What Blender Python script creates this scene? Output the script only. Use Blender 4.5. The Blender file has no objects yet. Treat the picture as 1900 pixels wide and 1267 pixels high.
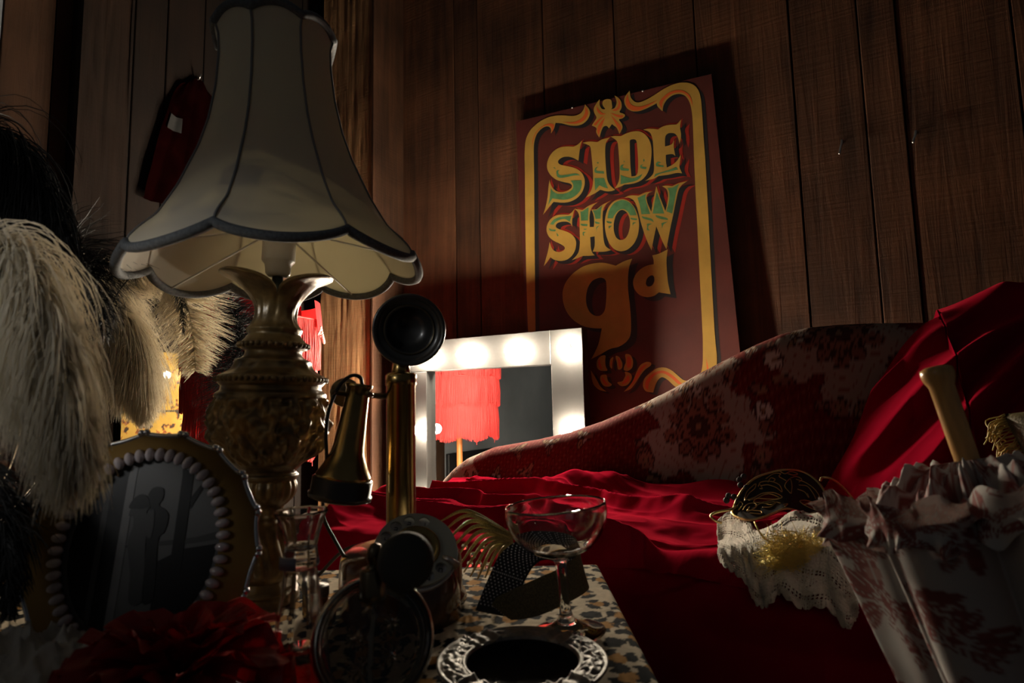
import bpy, math, random
import numpy as np
from mathutils import Vector, Matrix, noise as mnoise
from mathutils.geometry import tessellate_polygon

rnd = random.Random(7)
nrg = np.random.default_rng(11)
COL = bpy.context.scene.collection
PI = math.pi

# ------------------------------------------------------------------ camera frame
F = 1100.0
CZ = 0.70
PITCH = math.radians(6.0)
ROLL = math.radians(1.2)
_up0 = Vector((0, -math.sin(PITCH), math.cos(PITCH)))
_fw = Vector((0, math.cos(PITCH), math.sin(PITCH)))
_rt = Vector((1, 0, 0)) * math.cos(ROLL) - _up0 * math.sin(ROLL)
_up = Vector((1, 0, 0)) * math.sin(ROLL) + _up0 * math.cos(ROLL)
CAM = Vector((0, 0, CZ))


def ray(px, py):
    return _fw + _rt * ((px - 950) / F) - _up * ((py - 633.5) / F)


def at(px, py, Y):
    r = ray(px, py)
    return CAM + r * (Y / r.y)


def onz(px, py, z):
    r = ray(px, py)
    return CAM + r * ((z - CZ) / r.z)


# room frame: R runs right along the plank wall, N points into it
R = Vector((0.871, -0.4913, 0)).normalized()
N = Vector((-R.y, R.x, 0))
N = Vector((0.4913, 0.871, 0)).normalized()
D_WALL = 1.95


def W(s, d, z):
    return R * s + N * d + Vector((0, 0, z))


def ond(px, py, d):
    r = ray(px, py)
    p = CAM + r * (d / r.dot(N))
    return p.dot(R), p.z


def pix(p):
    v = Vector(p) - CAM
    f = v.dot(_fw)
    return 950 + F * v.dot(_rt) / f, 633.5 - F * v.dot(_up) / f


# ------------------------------------------------------------------ mesh builder
class MB:
    def __init__(self):
        self.v, self.f, self.m, self.c = [], [], [], []
        self.mi = 0
        self.col = None

    def add(self, vs, fs, mi=None, cols=None):
        o = len(self.v)
        self.v += [tuple(p) for p in vs]
        self.f += [tuple(i + o for i in f) for f in fs]
        self.m += [self.mi if mi is None else mi] * len(fs)
        if self.col is not None or cols is not None:
            self.c += list(cols) if cols is not None else [self.col] * len(vs)
        return o

    def box(self, M, sx, sy, sz, b=0.0):
        """box centred on M's origin with chamfered edges"""
        hx, hy, hz = sx / 2, sy / 2, sz / 2
        b = min(b, hx * .9, hy * .9, hz * .9)
        if b <= 0:
            vs = [M @ Vector((x, y, z)) for x in (-hx, hx) for y in (-hy, hy) for z in (-hz, hz)]
            self.add(vs, [(0, 1, 3, 2), (4, 6, 7, 5), (0, 4, 5, 1), (2, 3, 7, 6), (0, 2, 6, 4), (1, 5, 7, 3)])
            return
        vs, ids = [], {}
        for x in (-1, 1):
            for y in (-1, 1):
                for z in (-1, 1):
                    for a in range(3):
                        h = [hx - b, hy - b, hz - b]
                        h[a] += b
                        ids[(x, y, z, a)] = len(vs)
                        vs.append(M @ Vector((x * h[0], y * h[1], z * h[2])))
        fs = []
        for a in range(3):
            o1, o2 = [i for i in range(3) if i != a]
            for sg in (-1, 1):
                q = []
                for p1, p2 in ((-1, -1), (1, -1), (1, 1), (-1, 1)):
                    k = [0, 0, 0]
                    k[a], k[o1], k[o2] = sg, p1, p2
                    q.append(ids[(k[0], k[1], k[2], a)])
                fs.append(tuple(q))
            for p1 in (-1, 1):
                for p2 in (-1, 1):
                    q = []
                    for sg, ax in ((-1, o1), (1, o1), (1, o2), (-1, o2)):
                        k = [0, 0, 0]
                        k[a], k[o1], k[o2] = sg, p1, p2
                        q.append(ids[(k[0], k[1], k[2], ax)])
                    fs.append(tuple(q))
        for x in (-1, 1):
            for y in (-1, 1):
                for z in (-1, 1):
                    fs.append(tuple(ids[(x, y, z, a)] for a in range(3)))
        self.add(vs, fs)

    def tube(self, path, rad, n=8, cap=True, closed=False):
        P = [Vector(p) for p in path]
        k = len(P)
        rs = rad if isinstance(rad, (list, tuple)) else [rad] * k
        T = []
        for i in range(k):
            if closed:
                t = P[(i + 1) % k] - P[i - 1]
            else:
                t = P[min(i + 1, k - 1)] - P[max(i - 1, 0)]
            T.append(t.normalized() if t.length > 1e-12 else Vector((0, 0, 1)))
        a = Vector((0, 0, 1)) if abs(T[0].z) < .9 else Vector((1, 0, 0))
        u = T[0].cross(a).normalized()
        vs = []
        for i in range(k):
            u = (u - T[i] * u.dot(T[i]))
            u = u.normalized() if u.length > 1e-9 else T[i].orthogonal().normalized()
            w = T[i].cross(u)
            for j in range(n):
                an = 2 * PI * j / n
                vs.append(P[i] + (u * math.cos(an) + w * math.sin(an)) * rs[i])
        fs = []
        for i in range(k if closed else k - 1):
            i2 = (i + 1) % k
            for j in range(n):
                j2 = (j + 1) % n
                fs.append((i * n + j, i * n + j2, i2 * n + j2, i2 * n + j))
        if cap and not closed:
            fs.append(tuple(range(n - 1, -1, -1)))
            fs.append(tuple((k - 1) * n + j for j in range(n)))
        self.add(vs, fs)

    def lathe(self, prof, n=48, M=None, mod=None, closed=False, cap=False):
        """prof: list of (r, z); mod(r, z, angle, i) -> (r, z)"""
        M = M or Matrix.Identity(4)
        vs = []
        k = len(prof)
        for i, (r, z) in enumerate(prof):
            for j in range(n):
                a = 2 * PI * j / n
                r2, z2 = mod(r, z, a, i) if mod else (r, z)
                vs.append(M @ Vector((r2 * math.cos(a), r2 * math.sin(a), z2)))
        fs = []
        for i in range(k if closed else k - 1):
            i2 = (i + 1) % k
            for j in range(n):
                j2 = (j + 1) % n
                fs.append((i * n + j, i * n + j2, i2 * n + j2, i2 * n + j))
        if cap:
            fs.append(tuple(range(n - 1, -1, -1)))
            fs.append(tuple((k - 1) * n + j for j in range(n)))
        self.add(vs, fs)

    def ball(self, c, r, n=12, m=8, sc=(1, 1, 1), M=None):
        c = Vector(c)
        vs, fs = [], []
        Q = M if M is not None else Matrix.Identity(3)
        for i in range(m + 1):
            th = PI * i / m
            for j in range(n):
                a = 2 * PI * j / n
                vs.append(c + Q @ Vector((r * sc[0] * math.sin(th) * math.cos(a), r * sc[1] * math.sin(th) * math.sin(a), r * sc[2] * math.cos(th))))
        for i in range(m):
            for j in range(n):
                j2 = (j + 1) % n
                fs.append((i * n + j, (i + 1) * n + j, (i + 1) * n + j2, i * n + j2))
        self.add(vs, fs)

    def grid(self, fn, nu, nv, mi=None, closed_u=False, cols=None, keep=None):
        vs = [fn(i / (nu - 1) if not closed_u else i / nu, j / (nv - 1)) for j in range(nv) for i in range(nu)]
        fs = []
        for j in range(nv - 1):
            for i in range(nu if closed_u else nu - 1):
                i2 = (i + 1) % nu
                if keep and not keep((i + .5) / (nu - 1), (j + .5) / (nv - 1)):
                    continue
                fs.append((j * nu + i, j * nu + i2, (j + 1) * nu + i2, (j + 1) * nu + i))
        self.add(vs, fs, mi, cols)

    def poly(self, pts, holes=(), mi=None):
        """flat polygon with holes; pts are 3-D"""
        loops = [[Vector(p) for p in pts]] + [[Vector(p) for p in h] for h in holes]
        tris = tessellate_polygon(loops)
        flat = [p for l in loops for p in l]
        self.add(flat, [tuple(t) for t in tris], mi)

    def slab(self, pts, off):
        """prism of a flat outline pushed by the vector off"""
        P = [Vector(p) for p in pts]
        k = len(P)
        tris = tessellate_polygon([P])
        vs = P + [p + off for p in P]
        fs = [tuple(t) for t in tris] + [tuple(i + k for i in reversed(t)) for t in tris]
        fs += [(i, (i + 1) % k, (i + 1) % k + k, i + k) for i in range(k)]
        self.add(vs, fs)


def obj(name, mb, mats, parent=None, smooth=True, angle=None, colname='tone'):
    me = bpy.data.meshes.new(name)
    if isinstance(mb, MB):
        me.from_pydata(mb.v, [], mb.f)
        if any(mb.m):
            me.polygons.foreach_set('material_index', mb.m)
        if mb.c and len(mb.c) == len(mb.v):
            at_ = me.color_attributes.new(colname, 'FLOAT_COLOR', 'POINT')
            arr = np.ones((len(mb.v), 4), dtype=np.float32)
            arr[:, :3] = np.array([(c, c, c) if isinstance(c, (int, float)) else c[:3] for c in mb.c], dtype=np.float32)
            at_.data.foreach_set('color', arr.ravel())
    else:
        V, Fq, C = mb
        fill_np(me, V, Fq, C, colname)
    for m in (mats if isinstance(mats, (list, tuple)) else [mats]):
        me.materials.append(m)
    if smooth:
        me.polygons.foreach_set('use_smooth', [True] * len(me.polygons))
    me.update()
    if smooth and angle is not None:
        me.set_sharp_from_angle(angle=math.radians(angle))
    o = bpy.data.objects.new(name, me)
    COL.objects.link(o)
    if parent is not None:
        o.parent = parent
        o.matrix_parent_inverse = parent_world(parent).inverted()
    return o


def fill_np(me, V, Fq, C, colname):
    V = np.asarray(V, dtype=np.float32)
    Fq = np.asarray(Fq, dtype=np.int32)
    k = Fq.shape[1]
    me.vertices.add(len(V))
    me.vertices.foreach_set('co', V.ravel())
    me.loops.add(Fq.size)
    me.loops.foreach_set('vertex_index', Fq.ravel())
    me.polygons.add(len(Fq))
    me.polygons.foreach_set('loop_start', np.arange(0, Fq.size, k, dtype=np.int32))
    me.update(calc_edges=True)
    if C is not None:
        a = me.color_attributes.new(colname, 'FLOAT_COLOR', 'POINT')
        arr = np.ones((len(V), 4), dtype=np.float32)
        arr[:, :3] = C
        a.data.foreach_set('color', arr.ravel())


def parent_world(o):
    m = Matrix.Translation(o.location)
    if o.type == 'EMPTY':
        return m
    if o.parent is not None and o.type == 'MESH':
        return Matrix.Identity(4)
    return Matrix.Identity(4)


def np_grid_faces(nu, nv, closed_u=False):
    i = np.arange(nu if closed_u else nu - 1)
    j = np.arange(nv - 1)
    I, J = np.meshgrid(i, j)
    I2 = (I + 1) % nu
    return np.stack([J * nu + I, J * nu + I2, (J + 1) * nu + I2, (J + 1) * nu + I], -1).reshape(-1, 4)


def thing(name, loc, label, cat, group=None):
    o = bpy.data.objects.new(name, None)
    o.empty_display_size = 0.05
    o.location = Vector(loc)
    COL.objects.link(o)
    return tag(o, label, cat, group)


def tag(o, label=None, cat=None, group=None, kind=None):
    if label: o['label'] = label
    if cat: o['category'] = cat
    if group: o['group'] = group
    if kind: o['kind'] = kind
    return o


def frame(o, z, x=None):
    """matrix with origin o and local z along z"""
    z = Vector(z).normalized()
    x = Vector(x) if x is not None else (Vector((1, 0, 0)) if abs(z.x) < .9 else Vector((0, 1, 0)))
    y = z.cross(x).normalized()
    x = y.cross(z)
    M = Matrix((x, y, z)).transposed().to_4x4()
    M.translation = Vector(o)
    return M


def crom(pts, n=8, closed=False):
    """Catmull-Rom through 3-D or 2-D points"""
    P = [Vector(p) for p in pts]
    k = len(P)
    out = []
    for i in range(k if closed else k - 1):
        p1, p2 = P[i], P[(i + 1) % k]
        p0 = P[i - 1] if (closed or i > 0) else p1 * 2 - p2
        p3 = P[(i + 2) % k] if (closed or i + 2 < k) else p2 * 2 - p1
        for j in range(n):
            t = j / n
            out.append(.5 * ((2 * p1) + (p2 - p0) * t + (2 * p0 - 5 * p1 + 4 * p2 - p3) * t * t + (3 * p1 - p0 - 3 * p2 + p3) * t ** 3))
    if not closed:
        out.append(P[-1])
    return out


def interp(x, xs, ys):
    return float(np.interp(x, xs, ys))


def nz(p, s=1.0):
    return mnoise.noise(Vector(p) * s)


def smooth01(x, a, b):
    t = min(1, max(0, (x - a) / (b - a)))
    return t * t * (3 - 2 * t)


# vectorised value noise for patterns and folds
_perm = nrg.random((64, 64))


def vnoise(x, y):
    x = np.asarray(x, dtype=float); y = np.asarray(y, dtype=float)
    xi = np.floor(x).astype(int); yi = np.floor(y).astype(int)
    fx = x - xi; fy = y - yi
    fx = fx * fx * fx * (fx * (fx * 6 - 15) + 10); fy = fy * fy * fy * (fy * (fy * 6 - 15) + 10)
    g = lambda a, b: _perm[a % 64, b % 64]
    return (g(xi, yi) * (1 - fx) + g(xi + 1, yi) * fx) * (1 - fy) + (g(xi, yi + 1) * (1 - fx) + g(xi + 1, yi + 1) * fx) * fy


def fbm(x, y, o=4):
    r = 0; a = .5
    for _ in range(o):
        r = r + a * vnoise(x, y); x = x * 2.03 + 17.3; y = y * 2.03 + 5.1; a *= .5
    return r / .94


def sst(x, a, b):
    t = np.clip((x - a) / (b - a), 0, 1)
    return t * t * (3 - 2 * t)


# ------------------------------------------------------------------ materials
def mat(name, color=(.5, .5, .5), rough=.5, metal=0, spec=.5, **k):
    m = bpy.data.materials.new(name)
    m.use_nodes = True
    nt = m.node_tree
    b = nt.nodes['Principled BSDF']
    b.inputs['Base Color'].default_value = (*color, 1)
    b.inputs['Roughness'].default_value = rough
    b.inputs['Metallic'].default_value = metal
    b.inputs['Specular IOR Level'].default_value = spec
    if 'trans' in k:
        b.inputs['Transmission Weight'].default_value = k['trans']
    if 'ior' in k:
        b.inputs['IOR'].default_value = k['ior']
    if 'sheen' in k:
        b.inputs['Sheen Weight'].default_value = k['sheen']
        b.inputs['Sheen Roughness'].default_value = k.get('sheen_r', .4)
        b.inputs['Sheen Tint'].default_value = (*k.get('sheen_c', color), 1)
    if 'coat' in k:
        b.inputs['Coat Weight'].default_value = k['coat']
        b.inputs['Coat Roughness'].default_value = k.get('coat_r', .08)
    if 'emit' in k:
        b.inputs['Emission Color'].default_value = (*k['emit'], 1)
        b.inputs['Emission Strength'].default_value = k.get('estr', 1)
    src = None
    if k.get('attr'):
        a = nt.nodes.new('ShaderNodeAttribute'); a.attribute_name = k['attr']
        src = a.outputs['Color']
    if 'mottle' in k:                         # (scale, dark factor, light factor[, stretch])
        mo = k['mottle']
        tc = nt.nodes.new('ShaderNodeTexCoord'); mp = nt.nodes.new('ShaderNodeMapping')
        mp.inputs['Scale'].default_value = mo[3] if len(mo) > 3 else (1, 1, 1)
        nt.links.new(tc.outputs['Object'], mp.inputs['Vector'])
        n = nt.nodes.new('ShaderNodeTexNoise'); n.inputs['Scale'].default_value = mo[0]; n.inputs['Detail'].default_value = 5
        nt.links.new(mp.outputs['Vector'], n.inputs['Vector'])
        r = nt.nodes.new('ShaderNodeMapRange')
        r.inputs['From Min'].default_value = .3; r.inputs['From Max'].default_value = .7
        r.inputs['To Min'].default_value = mo[1]; r.inputs['To Max'].default_value = mo[2]
        nt.links.new(n.outputs['Fac'], r.inputs['Value'])
        mx = nt.nodes.new('ShaderNodeMix'); mx.data_type = 'RGBA'; mx.blend_type = 'MULTIPLY'
        mx.inputs['Factor'].default_value = 1
        if src is not None:
            nt.links.new(src, mx.inputs['A'])
        else:
            mx.inputs['A'].default_value = (*color, 1)
        nt.links.new(r.outputs['Result'], mx.inputs['B'])
        src = mx.outputs['Result']
    if src is not None:
        nt.links.new(src, b.inputs['Base Color'])
    if 'bump' in k:                           # (scale, strength, distance[, stretch])
        bu = k['bump']
        tc = nt.nodes.new('ShaderNodeTexCoord'); mp = nt.nodes.new('ShaderNodeMapping')
        mp.inputs['Scale'].default_value = bu[3] if len(bu) > 3 else (1, 1, 1)
        nt.links.new(tc.outputs['Object'], mp.inputs['Vector'])
        n = nt.nodes.new('ShaderNodeTexNoise'); n.inputs['Scale'].default_value = bu[0]; n.inputs['Detail'].default_value = 4
        nt.links.new(mp.outputs['Vector'], n.inputs['Vector'])
        bm = nt.nodes.new('ShaderNodeBump'); bm.inputs['Strength'].default_value = bu[1]; bm.inputs['Distance'].default_value = bu[2]
        nt.links.new(n.outputs['Fac'], bm.inputs['Height'])
        nt.links.new(bm.outputs['Normal'], b.inputs['Normal'])
    if k.get('translucent'):
        out = nt.nodes['Material Output']
        t = nt.nodes.new('ShaderNodeBsdfTranslucent')
        t.inputs['Color'].default_value = (*k.get('tcol', color), 1)
        ms = nt.nodes.new('ShaderNodeMixShader'); ms.inputs['Fac'].default_value = k['translucent']
        nt.links.new(b.outputs['BSDF'], ms.inputs[1]); nt.links.new(t.outputs['BSDF'], ms.inputs[2])
        nt.links.new(ms.outputs['Shader'], out.inputs['Surface'])
    return m


def wood_mat(name, dark, light, scale=(34, 34, 1.6), rough=.75, bump=.5, spec=.3):
    m = bpy.data.materials.new(name); m.use_nodes = True
    nt = m.node_tree; b = nt.nodes['Principled BSDF']
    b.inputs['Roughness'].default_value = rough; b.inputs['Specular IOR Level'].default_value = spec
    tc = nt.nodes.new('ShaderNodeTexCoord'); at_ = nt.nodes.new('ShaderNodeAttribute'); at_.attribute_name = 'tone'
    sc = nt.nodes.new('ShaderNodeVectorMath'); sc.operation = 'SCALE'; sc.inputs['Scale'].default_value = 37.0
    nt.links.new(at_.outputs['Vector'], sc.inputs[0])
    ad = nt.nodes.new('ShaderNodeVectorMath'); ad.operation = 'ADD'
    nt.links.new(tc.outputs['Object'], ad.inputs[0]); nt.links.new(sc.outputs['Vector'], ad.inputs[1])
    mp = nt.nodes.new('ShaderNodeMapping'); mp.inputs['Scale'].default_value = scale
    nt.links.new(ad.outputs['Vector'], mp.inputs['Vector'])
    n1 = nt.nodes.new('ShaderNodeTexNoise'); n1.inputs['Scale'].default_value = 1.0; n1.inputs['Detail'].default_value = 8; n1.inputs['Roughness'].default_value = .65
    n1.inputs['Distortion'].default_value = .6
    nt.links.new(mp.outputs['Vector'], n1.inputs['Vector'])
    n2 = nt.nodes.new('ShaderNodeTexNoise'); n2.inputs['Scale'].default_value = 4.0; n2.inputs['Detail'].default_value = 4
    nt.links.new(ad.outputs['Vector'], n2.inputs['Vector'])
    mp3 = nt.nodes.new('ShaderNodeMapping'); mp3.inputs['Scale'].default_value = (6, 6, 120)
    nt.links.new(ad.outputs['Vector'], mp3.inputs['Vector'])
    n3 = nt.nodes.new('ShaderNodeTexNoise'); n3.inputs['Scale'].default_value = 1.0; n3.inputs['Detail'].default_value = 3
    nt.links.new(mp3.outputs['Vector'], n3.inputs['Vector'])
    mxn = nt.nodes.new('ShaderNodeMix'); mxn.inputs['Factor'].default_value = .5
    nt.links.new(n1.outputs['Fac'], mxn.inputs['A']); nt.links.new(n2.outputs['Fac'], mxn.inputs['B'])
    cr = nt.nodes.new('ShaderNodeValToRGB')
    cr.color_ramp.elements[0].position = .33; cr.color_ramp.elements[0].color = (*dark, 1)
    cr.color_ramp.elements[1].position = .68; cr.color_ramp.elements[1].color = (*light, 1)
    nt.links.new(mxn.outputs['Result'], cr.inputs['Fac'])
    mx = nt.nodes.new('ShaderNodeMix'); mx.data_type = 'RGBA'; mx.blend_type = 'MULTIPLY'; mx.inputs['Factor'].default_value = 1
    nt.links.new(cr.outputs['Color'], mx.inputs['A']); nt.links.new(at_.outputs['Color'], mx.inputs['B'])
    nt.links.new(mx.outputs['Result'], b.inputs['Base Color'])
    ah = nt.nodes.new('ShaderNodeMath'); ah.operation = 'MULTIPLY_ADD'; ah.inputs[1].default_value = .25
    nt.links.new(n3.outputs['Fac'], ah.inputs[0]); nt.links.new(n1.outputs['Fac'], ah.inputs[2])
    bm = nt.nodes.new('ShaderNodeBump'); bm.inputs['Strength'].default_value = bump; bm.inputs['Distance'].default_value = .006
    nt.links.new(ah.outputs['Value'], bm.inputs['Height']); nt.links.new(bm.outputs['Normal'], b.inputs['Normal'])
    return m


M = {}
M['plank'] = wood_mat('plank_wood', (.017, .0065, .0030), (.125, .050, .021), scale=(26, 26, 1.3), bump=.9)
M['plank_left'] = wood_mat('plank_wood_shaded', (.009, .0042, .0022), (.027, .012, .0056))  # near-black brown: the left wall's shade is put into the wood colour
M['post'] = wood_mat('post_wood', (.065, .029, .0115), (.33, .18, .08), scale=(60, 60, 2.2), bump=1.0)
M['gap'] = mat('gap_dark', (.006, .004, .003), .9)
M['floorw'] = wood_mat('floor_wood', (.02, .01, .006), (.07, .035, .02), scale=(3, 40, 40))
M['plaster'] = mat('grey_plaster', (.24, .27, .30), .85, mottle=(3, .8, 1.1))
M['blackpaint'] = mat('black_paint', (.012, .012, .013), .5)
# ------------------------------------------------------------------ camera, world
cam_d = bpy.data.cameras.new('camera')
cam = bpy.data.objects.new('camera', cam_d)
COL.objects.link(cam)
cam_d.sensor_width = 36
cam_d.lens = 36 * F / 1900
cam_d.clip_start = .02
cm = Matrix((_rt, _up, -_fw)).transposed().to_4x4()
cm.translation = CAM
cam.matrix_world = cm
cam_d.dof.use_dof = True
cam_d.dof.focus_distance = 1.45
cam_d.dof.aperture_fstop = 9
sc = bpy.context.scene
sc.camera = cam
sc.view_settings.view_transform = 'Standard'
sc.view_settings.look = 'None'
sc.view_settings.gamma = 1
sc.view_settings.exposure = EXPOSURE if 'EXPOSURE' in globals() else 0.0
sc.view_settings.use_curve_mapping = False
sc.cycles.use_denoising = True
sc.cycles.max_bounces = 12
sc.cycles.transparent_max_bounces = 12
sc.cycles.blur_glossy = .5
wd = bpy.data.worlds.new('room_ambience'); sc.world = wd; wd.use_nodes = True
wd.node_tree.nodes['Background'].inputs[0].default_value = (.96, .98, 1.0, 1)
wd.node_tree.nodes['Background'].inputs[1].default_value = .016

# ------------------------------------------------------------------ room shell


def plank_wall(name, org, along, nrm, edges, z0, z1, m, seed, thick=.025, tones=None):
    r = random.Random(seed)
    mb = MB()
    along = Vector(along); nrm = Vector(nrm)
    for a, b in zip(edges[:-1], edges[1:]):
        mb.col = r.uniform(.72, 1.1) * (tones((a + b) / 2) if tones else 1)
        off = r.uniform(0, .005)
        w = (b - a) - .0035
        c = org + along * ((a + b) / 2) + nrm * (-thick / 2 + off)
        Mx = Matrix((along, nrm, Vector((0, 0, 1)))).transposed().to_4x4()
        Mx.translation = c + Vector((0, 0, (z0 + z1) / 2))
        mb.box(Mx, w, thick, z1 - z0, .0022)
    o = mb.add([org + along * edges[0] - nrm * .02 + Vector((0, 0, z0)), org + along * edges[-1] - nrm * .02 + Vector((0, 0, z0)),
                org + along * edges[-1] - nrm * .02 + Vector((0, 0, z1)), org + along * edges[0] - nrm * .02 + Vector((0, 0, z1))],
               [(0, 1, 2, 3)], 1)
    return tag(obj(name, mb, [m, M['gap']], smooth=False), kind='structure')


S_LEFT = -2.05
pe = [ond(x, 100, D_WALL)[0] for x in (738, 843, 886, 1008, 1141, 1292, 1468, 1596, 1668, 1885)]
pe = [S_LEFT - .02, pe[0] - .14] + pe
while pe[-1] < 2.6:
    pe.append(pe[-1] + rnd.uniform(.10, .17))
plank_wall('wall_right', N * D_WALL, R, -N, pe, 0, 2.9, M['plank'], 5)
# left wall: d runs from the corner toward the camera
ed = [0, .09, .20, .30, .42, .52, .66, .80, .91, 1.03, 1.14, 1.27]
plank_wall('wall_left', R * S_LEFT + N * D_WALL, -N, R, ed, 0, 2.9, M['plank_left'], 9, tones=lambda e: 3.0 if e > .98 else .5)  # tone darkens the corner planks as painted shade, near planks stay lighter
mb = MB()
Mx = Matrix((R, N, Vector((0, 0, 1)))).transposed().to_4x4()
Mx.translation = W(S_LEFT - .02, -1.06, 1.45)
mb.box(Mx, .04, 3.48, 2.9)
tag(obj('wall_rear', mb, M['plaster'], smooth=False), kind='structure')
mb = MB()
Mx = Mx.copy(); Mx.translation = W(S_LEFT + .012, -1.06, .21)
mb.box(Mx, .024, 3.46, .42, .004)
tag(obj('baseboard_left', mb, M['blackpaint'], smooth=False), kind='structure')
mb = MB(); mb.col = 1.0
Mx = Matrix((R, N, Vector((0, 0, 1)))).transposed().to_4x4()
Mx.translation = W(.28, -.4, -.02)
mb.box(Mx, 4.7, 4.76, .04)
tag(obj('floor', mb, M['floorw'], smooth=False), kind='structure')


def rough_post(name, s0, s1, d0, d1, z1, m, seed, amp=.006, tone=1.0):
    """squared timber with hewn, cracked faces; faces at d0 (toward camera) and the two sides"""
    mb = MB(); mb.col = tone
    per = []
    n1, n2 = 34, 24
    for i in range(n1): per.append((s0 + (s1 - s0) * i / n1, d0, 0, -1))
    for i in range(n2): per.append((s1, d0 + (d1 - d0) * i / n2, 1, 0))
    for i in range(6): per.append((s1 + (s0 - s1) * i / 6, d1, 0, 1))
    for i in range(n2): per.append((s0, d1 + (d0 - d1) * i / n2, -1, 0))
    k = len(per); nzs = 190
    vs = []
    for j in range(nzs + 1):
        z = z1 * j / nzs
        for i, (s, d, a, b) in enumerate(per):
            q = Vector((s * 55 + seed, d * 55, z * 2.2))
            h = mnoise.noise(q) * .6 + mnoise.noise(q * 2.3) * .4
            crack = max(0, abs(mnoise.noise(Vector((s * 26 + seed, d * 26, z * .9)))) * -9 + .55) * 1.4
            big = mnoise.noise(Vector((s * 4, d * 4, z * 1.3 + seed)))
            e = amp * (h * .8 - crack) + .008 * big
            vs.append(W(s + a * e, d + b * e, z))
    fs = [(j * k + i, j * k + (i + 1) % k, (j + 1) * k + (i + 1) % k, (j + 1) * k + i) for j in range(nzs) for i in range(k)]
    mb.add(vs, fs)
    return tag(obj(name, mb, m, smooth=True, angle=50), kind='structure')


rough_post('trim_1', -1.925, -1.64, 1.765, 1.955, 2.9, M['post'], 3.0, amp=.0045, tone=1.35)
# smooth board nailed to the right side of the corner post
mb = MB(); mb.col = .75
Mx = Matrix((R, N, Vector((0, 0, 1)))).transposed().to_4x4(); Mx.translation = W(-1.629, 1.853, 1.45)
mb.box(Mx, .012, .19, 2.9, .002)
tag(obj('trim_3', mb, M['plank'], smooth=False), kind='structure')
# dark post on the left wall
s_, z_ = S_LEFT, 0
def left_d(px):                      # where the left wall shows at pixel column px
    r = ray(px, 400); return (CAM + r * (S_LEFT / r.dot(R))).dot(N)
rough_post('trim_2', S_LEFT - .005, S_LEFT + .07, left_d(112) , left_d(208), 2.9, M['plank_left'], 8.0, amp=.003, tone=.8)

# narrow spot added off to the left to brighten the front white plume
ld = bpy.data.lights.new('plume_fill', 'AREA'); ld.shape = 'DISK'; ld.size = .2; ld.energy = .062; ld.spread = math.radians(25); ld.color = (.97, .97, .95)
lo = bpy.data.objects.new('plume_fill', ld); COL.objects.link(lo)
lo.location = (-.76, -.06, .93)
lo.rotation_euler = (Vector((-.43, .43, .785)) - Vector(lo.location)).to_track_quat('-Z', 'Y').to_euler()

# broad unseen fill light added at the front left for soft highlights
fd = bpy.data.lights.new('front_fill', 'AREA'); fd.shape = 'SQUARE'; fd.size = .55; fd.energy = .13; fd.color = (.97, .98, 1.0)
fo = bpy.data.objects.new('front_fill', fd); COL.objects.link(fo)
fo.location = (-.95, -.55, 1.2)
fo.rotation_euler = (Vector((-.05, .7, .62)) - Vector(fo.location)).to_track_quat('-Z', 'Y').to_euler()
# ------------------------------------------------------------------ painted sign board
M['maroon'] = mat('maroon_board_paint', (.072, .0125, .0085), .55, mottle=(7, .75, 1.15), bump=(60, .15, .002))
M['sy'] = mat('sign_yellow', (.375, .228, .042), .5, mottle=(14, .85, 1.08))
M['sk'] = mat('sign_black', (.012, .011, .012), .5)
M['sr'] = mat('sign_red', (.23, .015, .008), .5)
M['sg'] = mat('sign_green', (.066, .175, .07), .5, mottle=(40, .75, 1.2))
M['so'] = mat('sign_orange', (.50, .09, .015), .5)
M['steel'] = mat('steel', (.55, .53, .5), .35, 1)

SD_T, SD_B = 1.917, 1.897


def spt(px, py, lift=0.0):
    """pixel of the photograph -> point on the (slightly leaning) board face"""
    r = ray(px, py)
    d = 1.907
    for _ in range(4):
        p = CAM + r * (d / r.dot(N))
        d = SD_B + (SD_T - SD_B) * (p.z - .69) / 1.0
    p = CAM + r * (d / r.dot(N))
    return p - N * lift


CROP = {'A': (1000, 330, 7.4556), 'B': (1110, 320, 7.4556), 'C': (960, 140, 7.037), 'D': (1140, 130, 7.04), 'E': (1030, 460, 5.761),
        'F': (1070, 600, 6.786), 'G': (1000, 230, 7.4556), 'H': (1120, 210, 7.918), 'K': (980, 150, 4.691)}


def path(s):
    """'G 600,228* 575,300 H ...' -> smooth closed outline in photograph pixels; * keeps a corner sharp"""
    pts = []
    cur = None
    for t in s.split():
        if t in CROP:
            cur = CROP[t]; continue
        sh = t.endswith('*'); t = t.rstrip('*')
        x, y = t.split(',')
        pts.append((cur[0] + float(x) / cur[2], cur[1] + float(y) / cur[2], sh))
    k = len(pts)
    for _ in range(2):
        out = []
        k = len(pts)
        for i in range(k):
            p, q = pts[i], pts[(i + 1) % k]
            if p[2]:
                out.append(p)
            else:
                out.append((.78 * p[0] + .22 * q[0], .78 * p[1] + .22 * q[1], False)) if not q[2] or True else None
            if q[2]:
                pass
            else:
                out.append((.22 * p[0] + .78 * q[0], .22 * p[1] + .78 * q[1], False))
        pts = out
    return [(p[0], p[1]) for p in pts]


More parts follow.
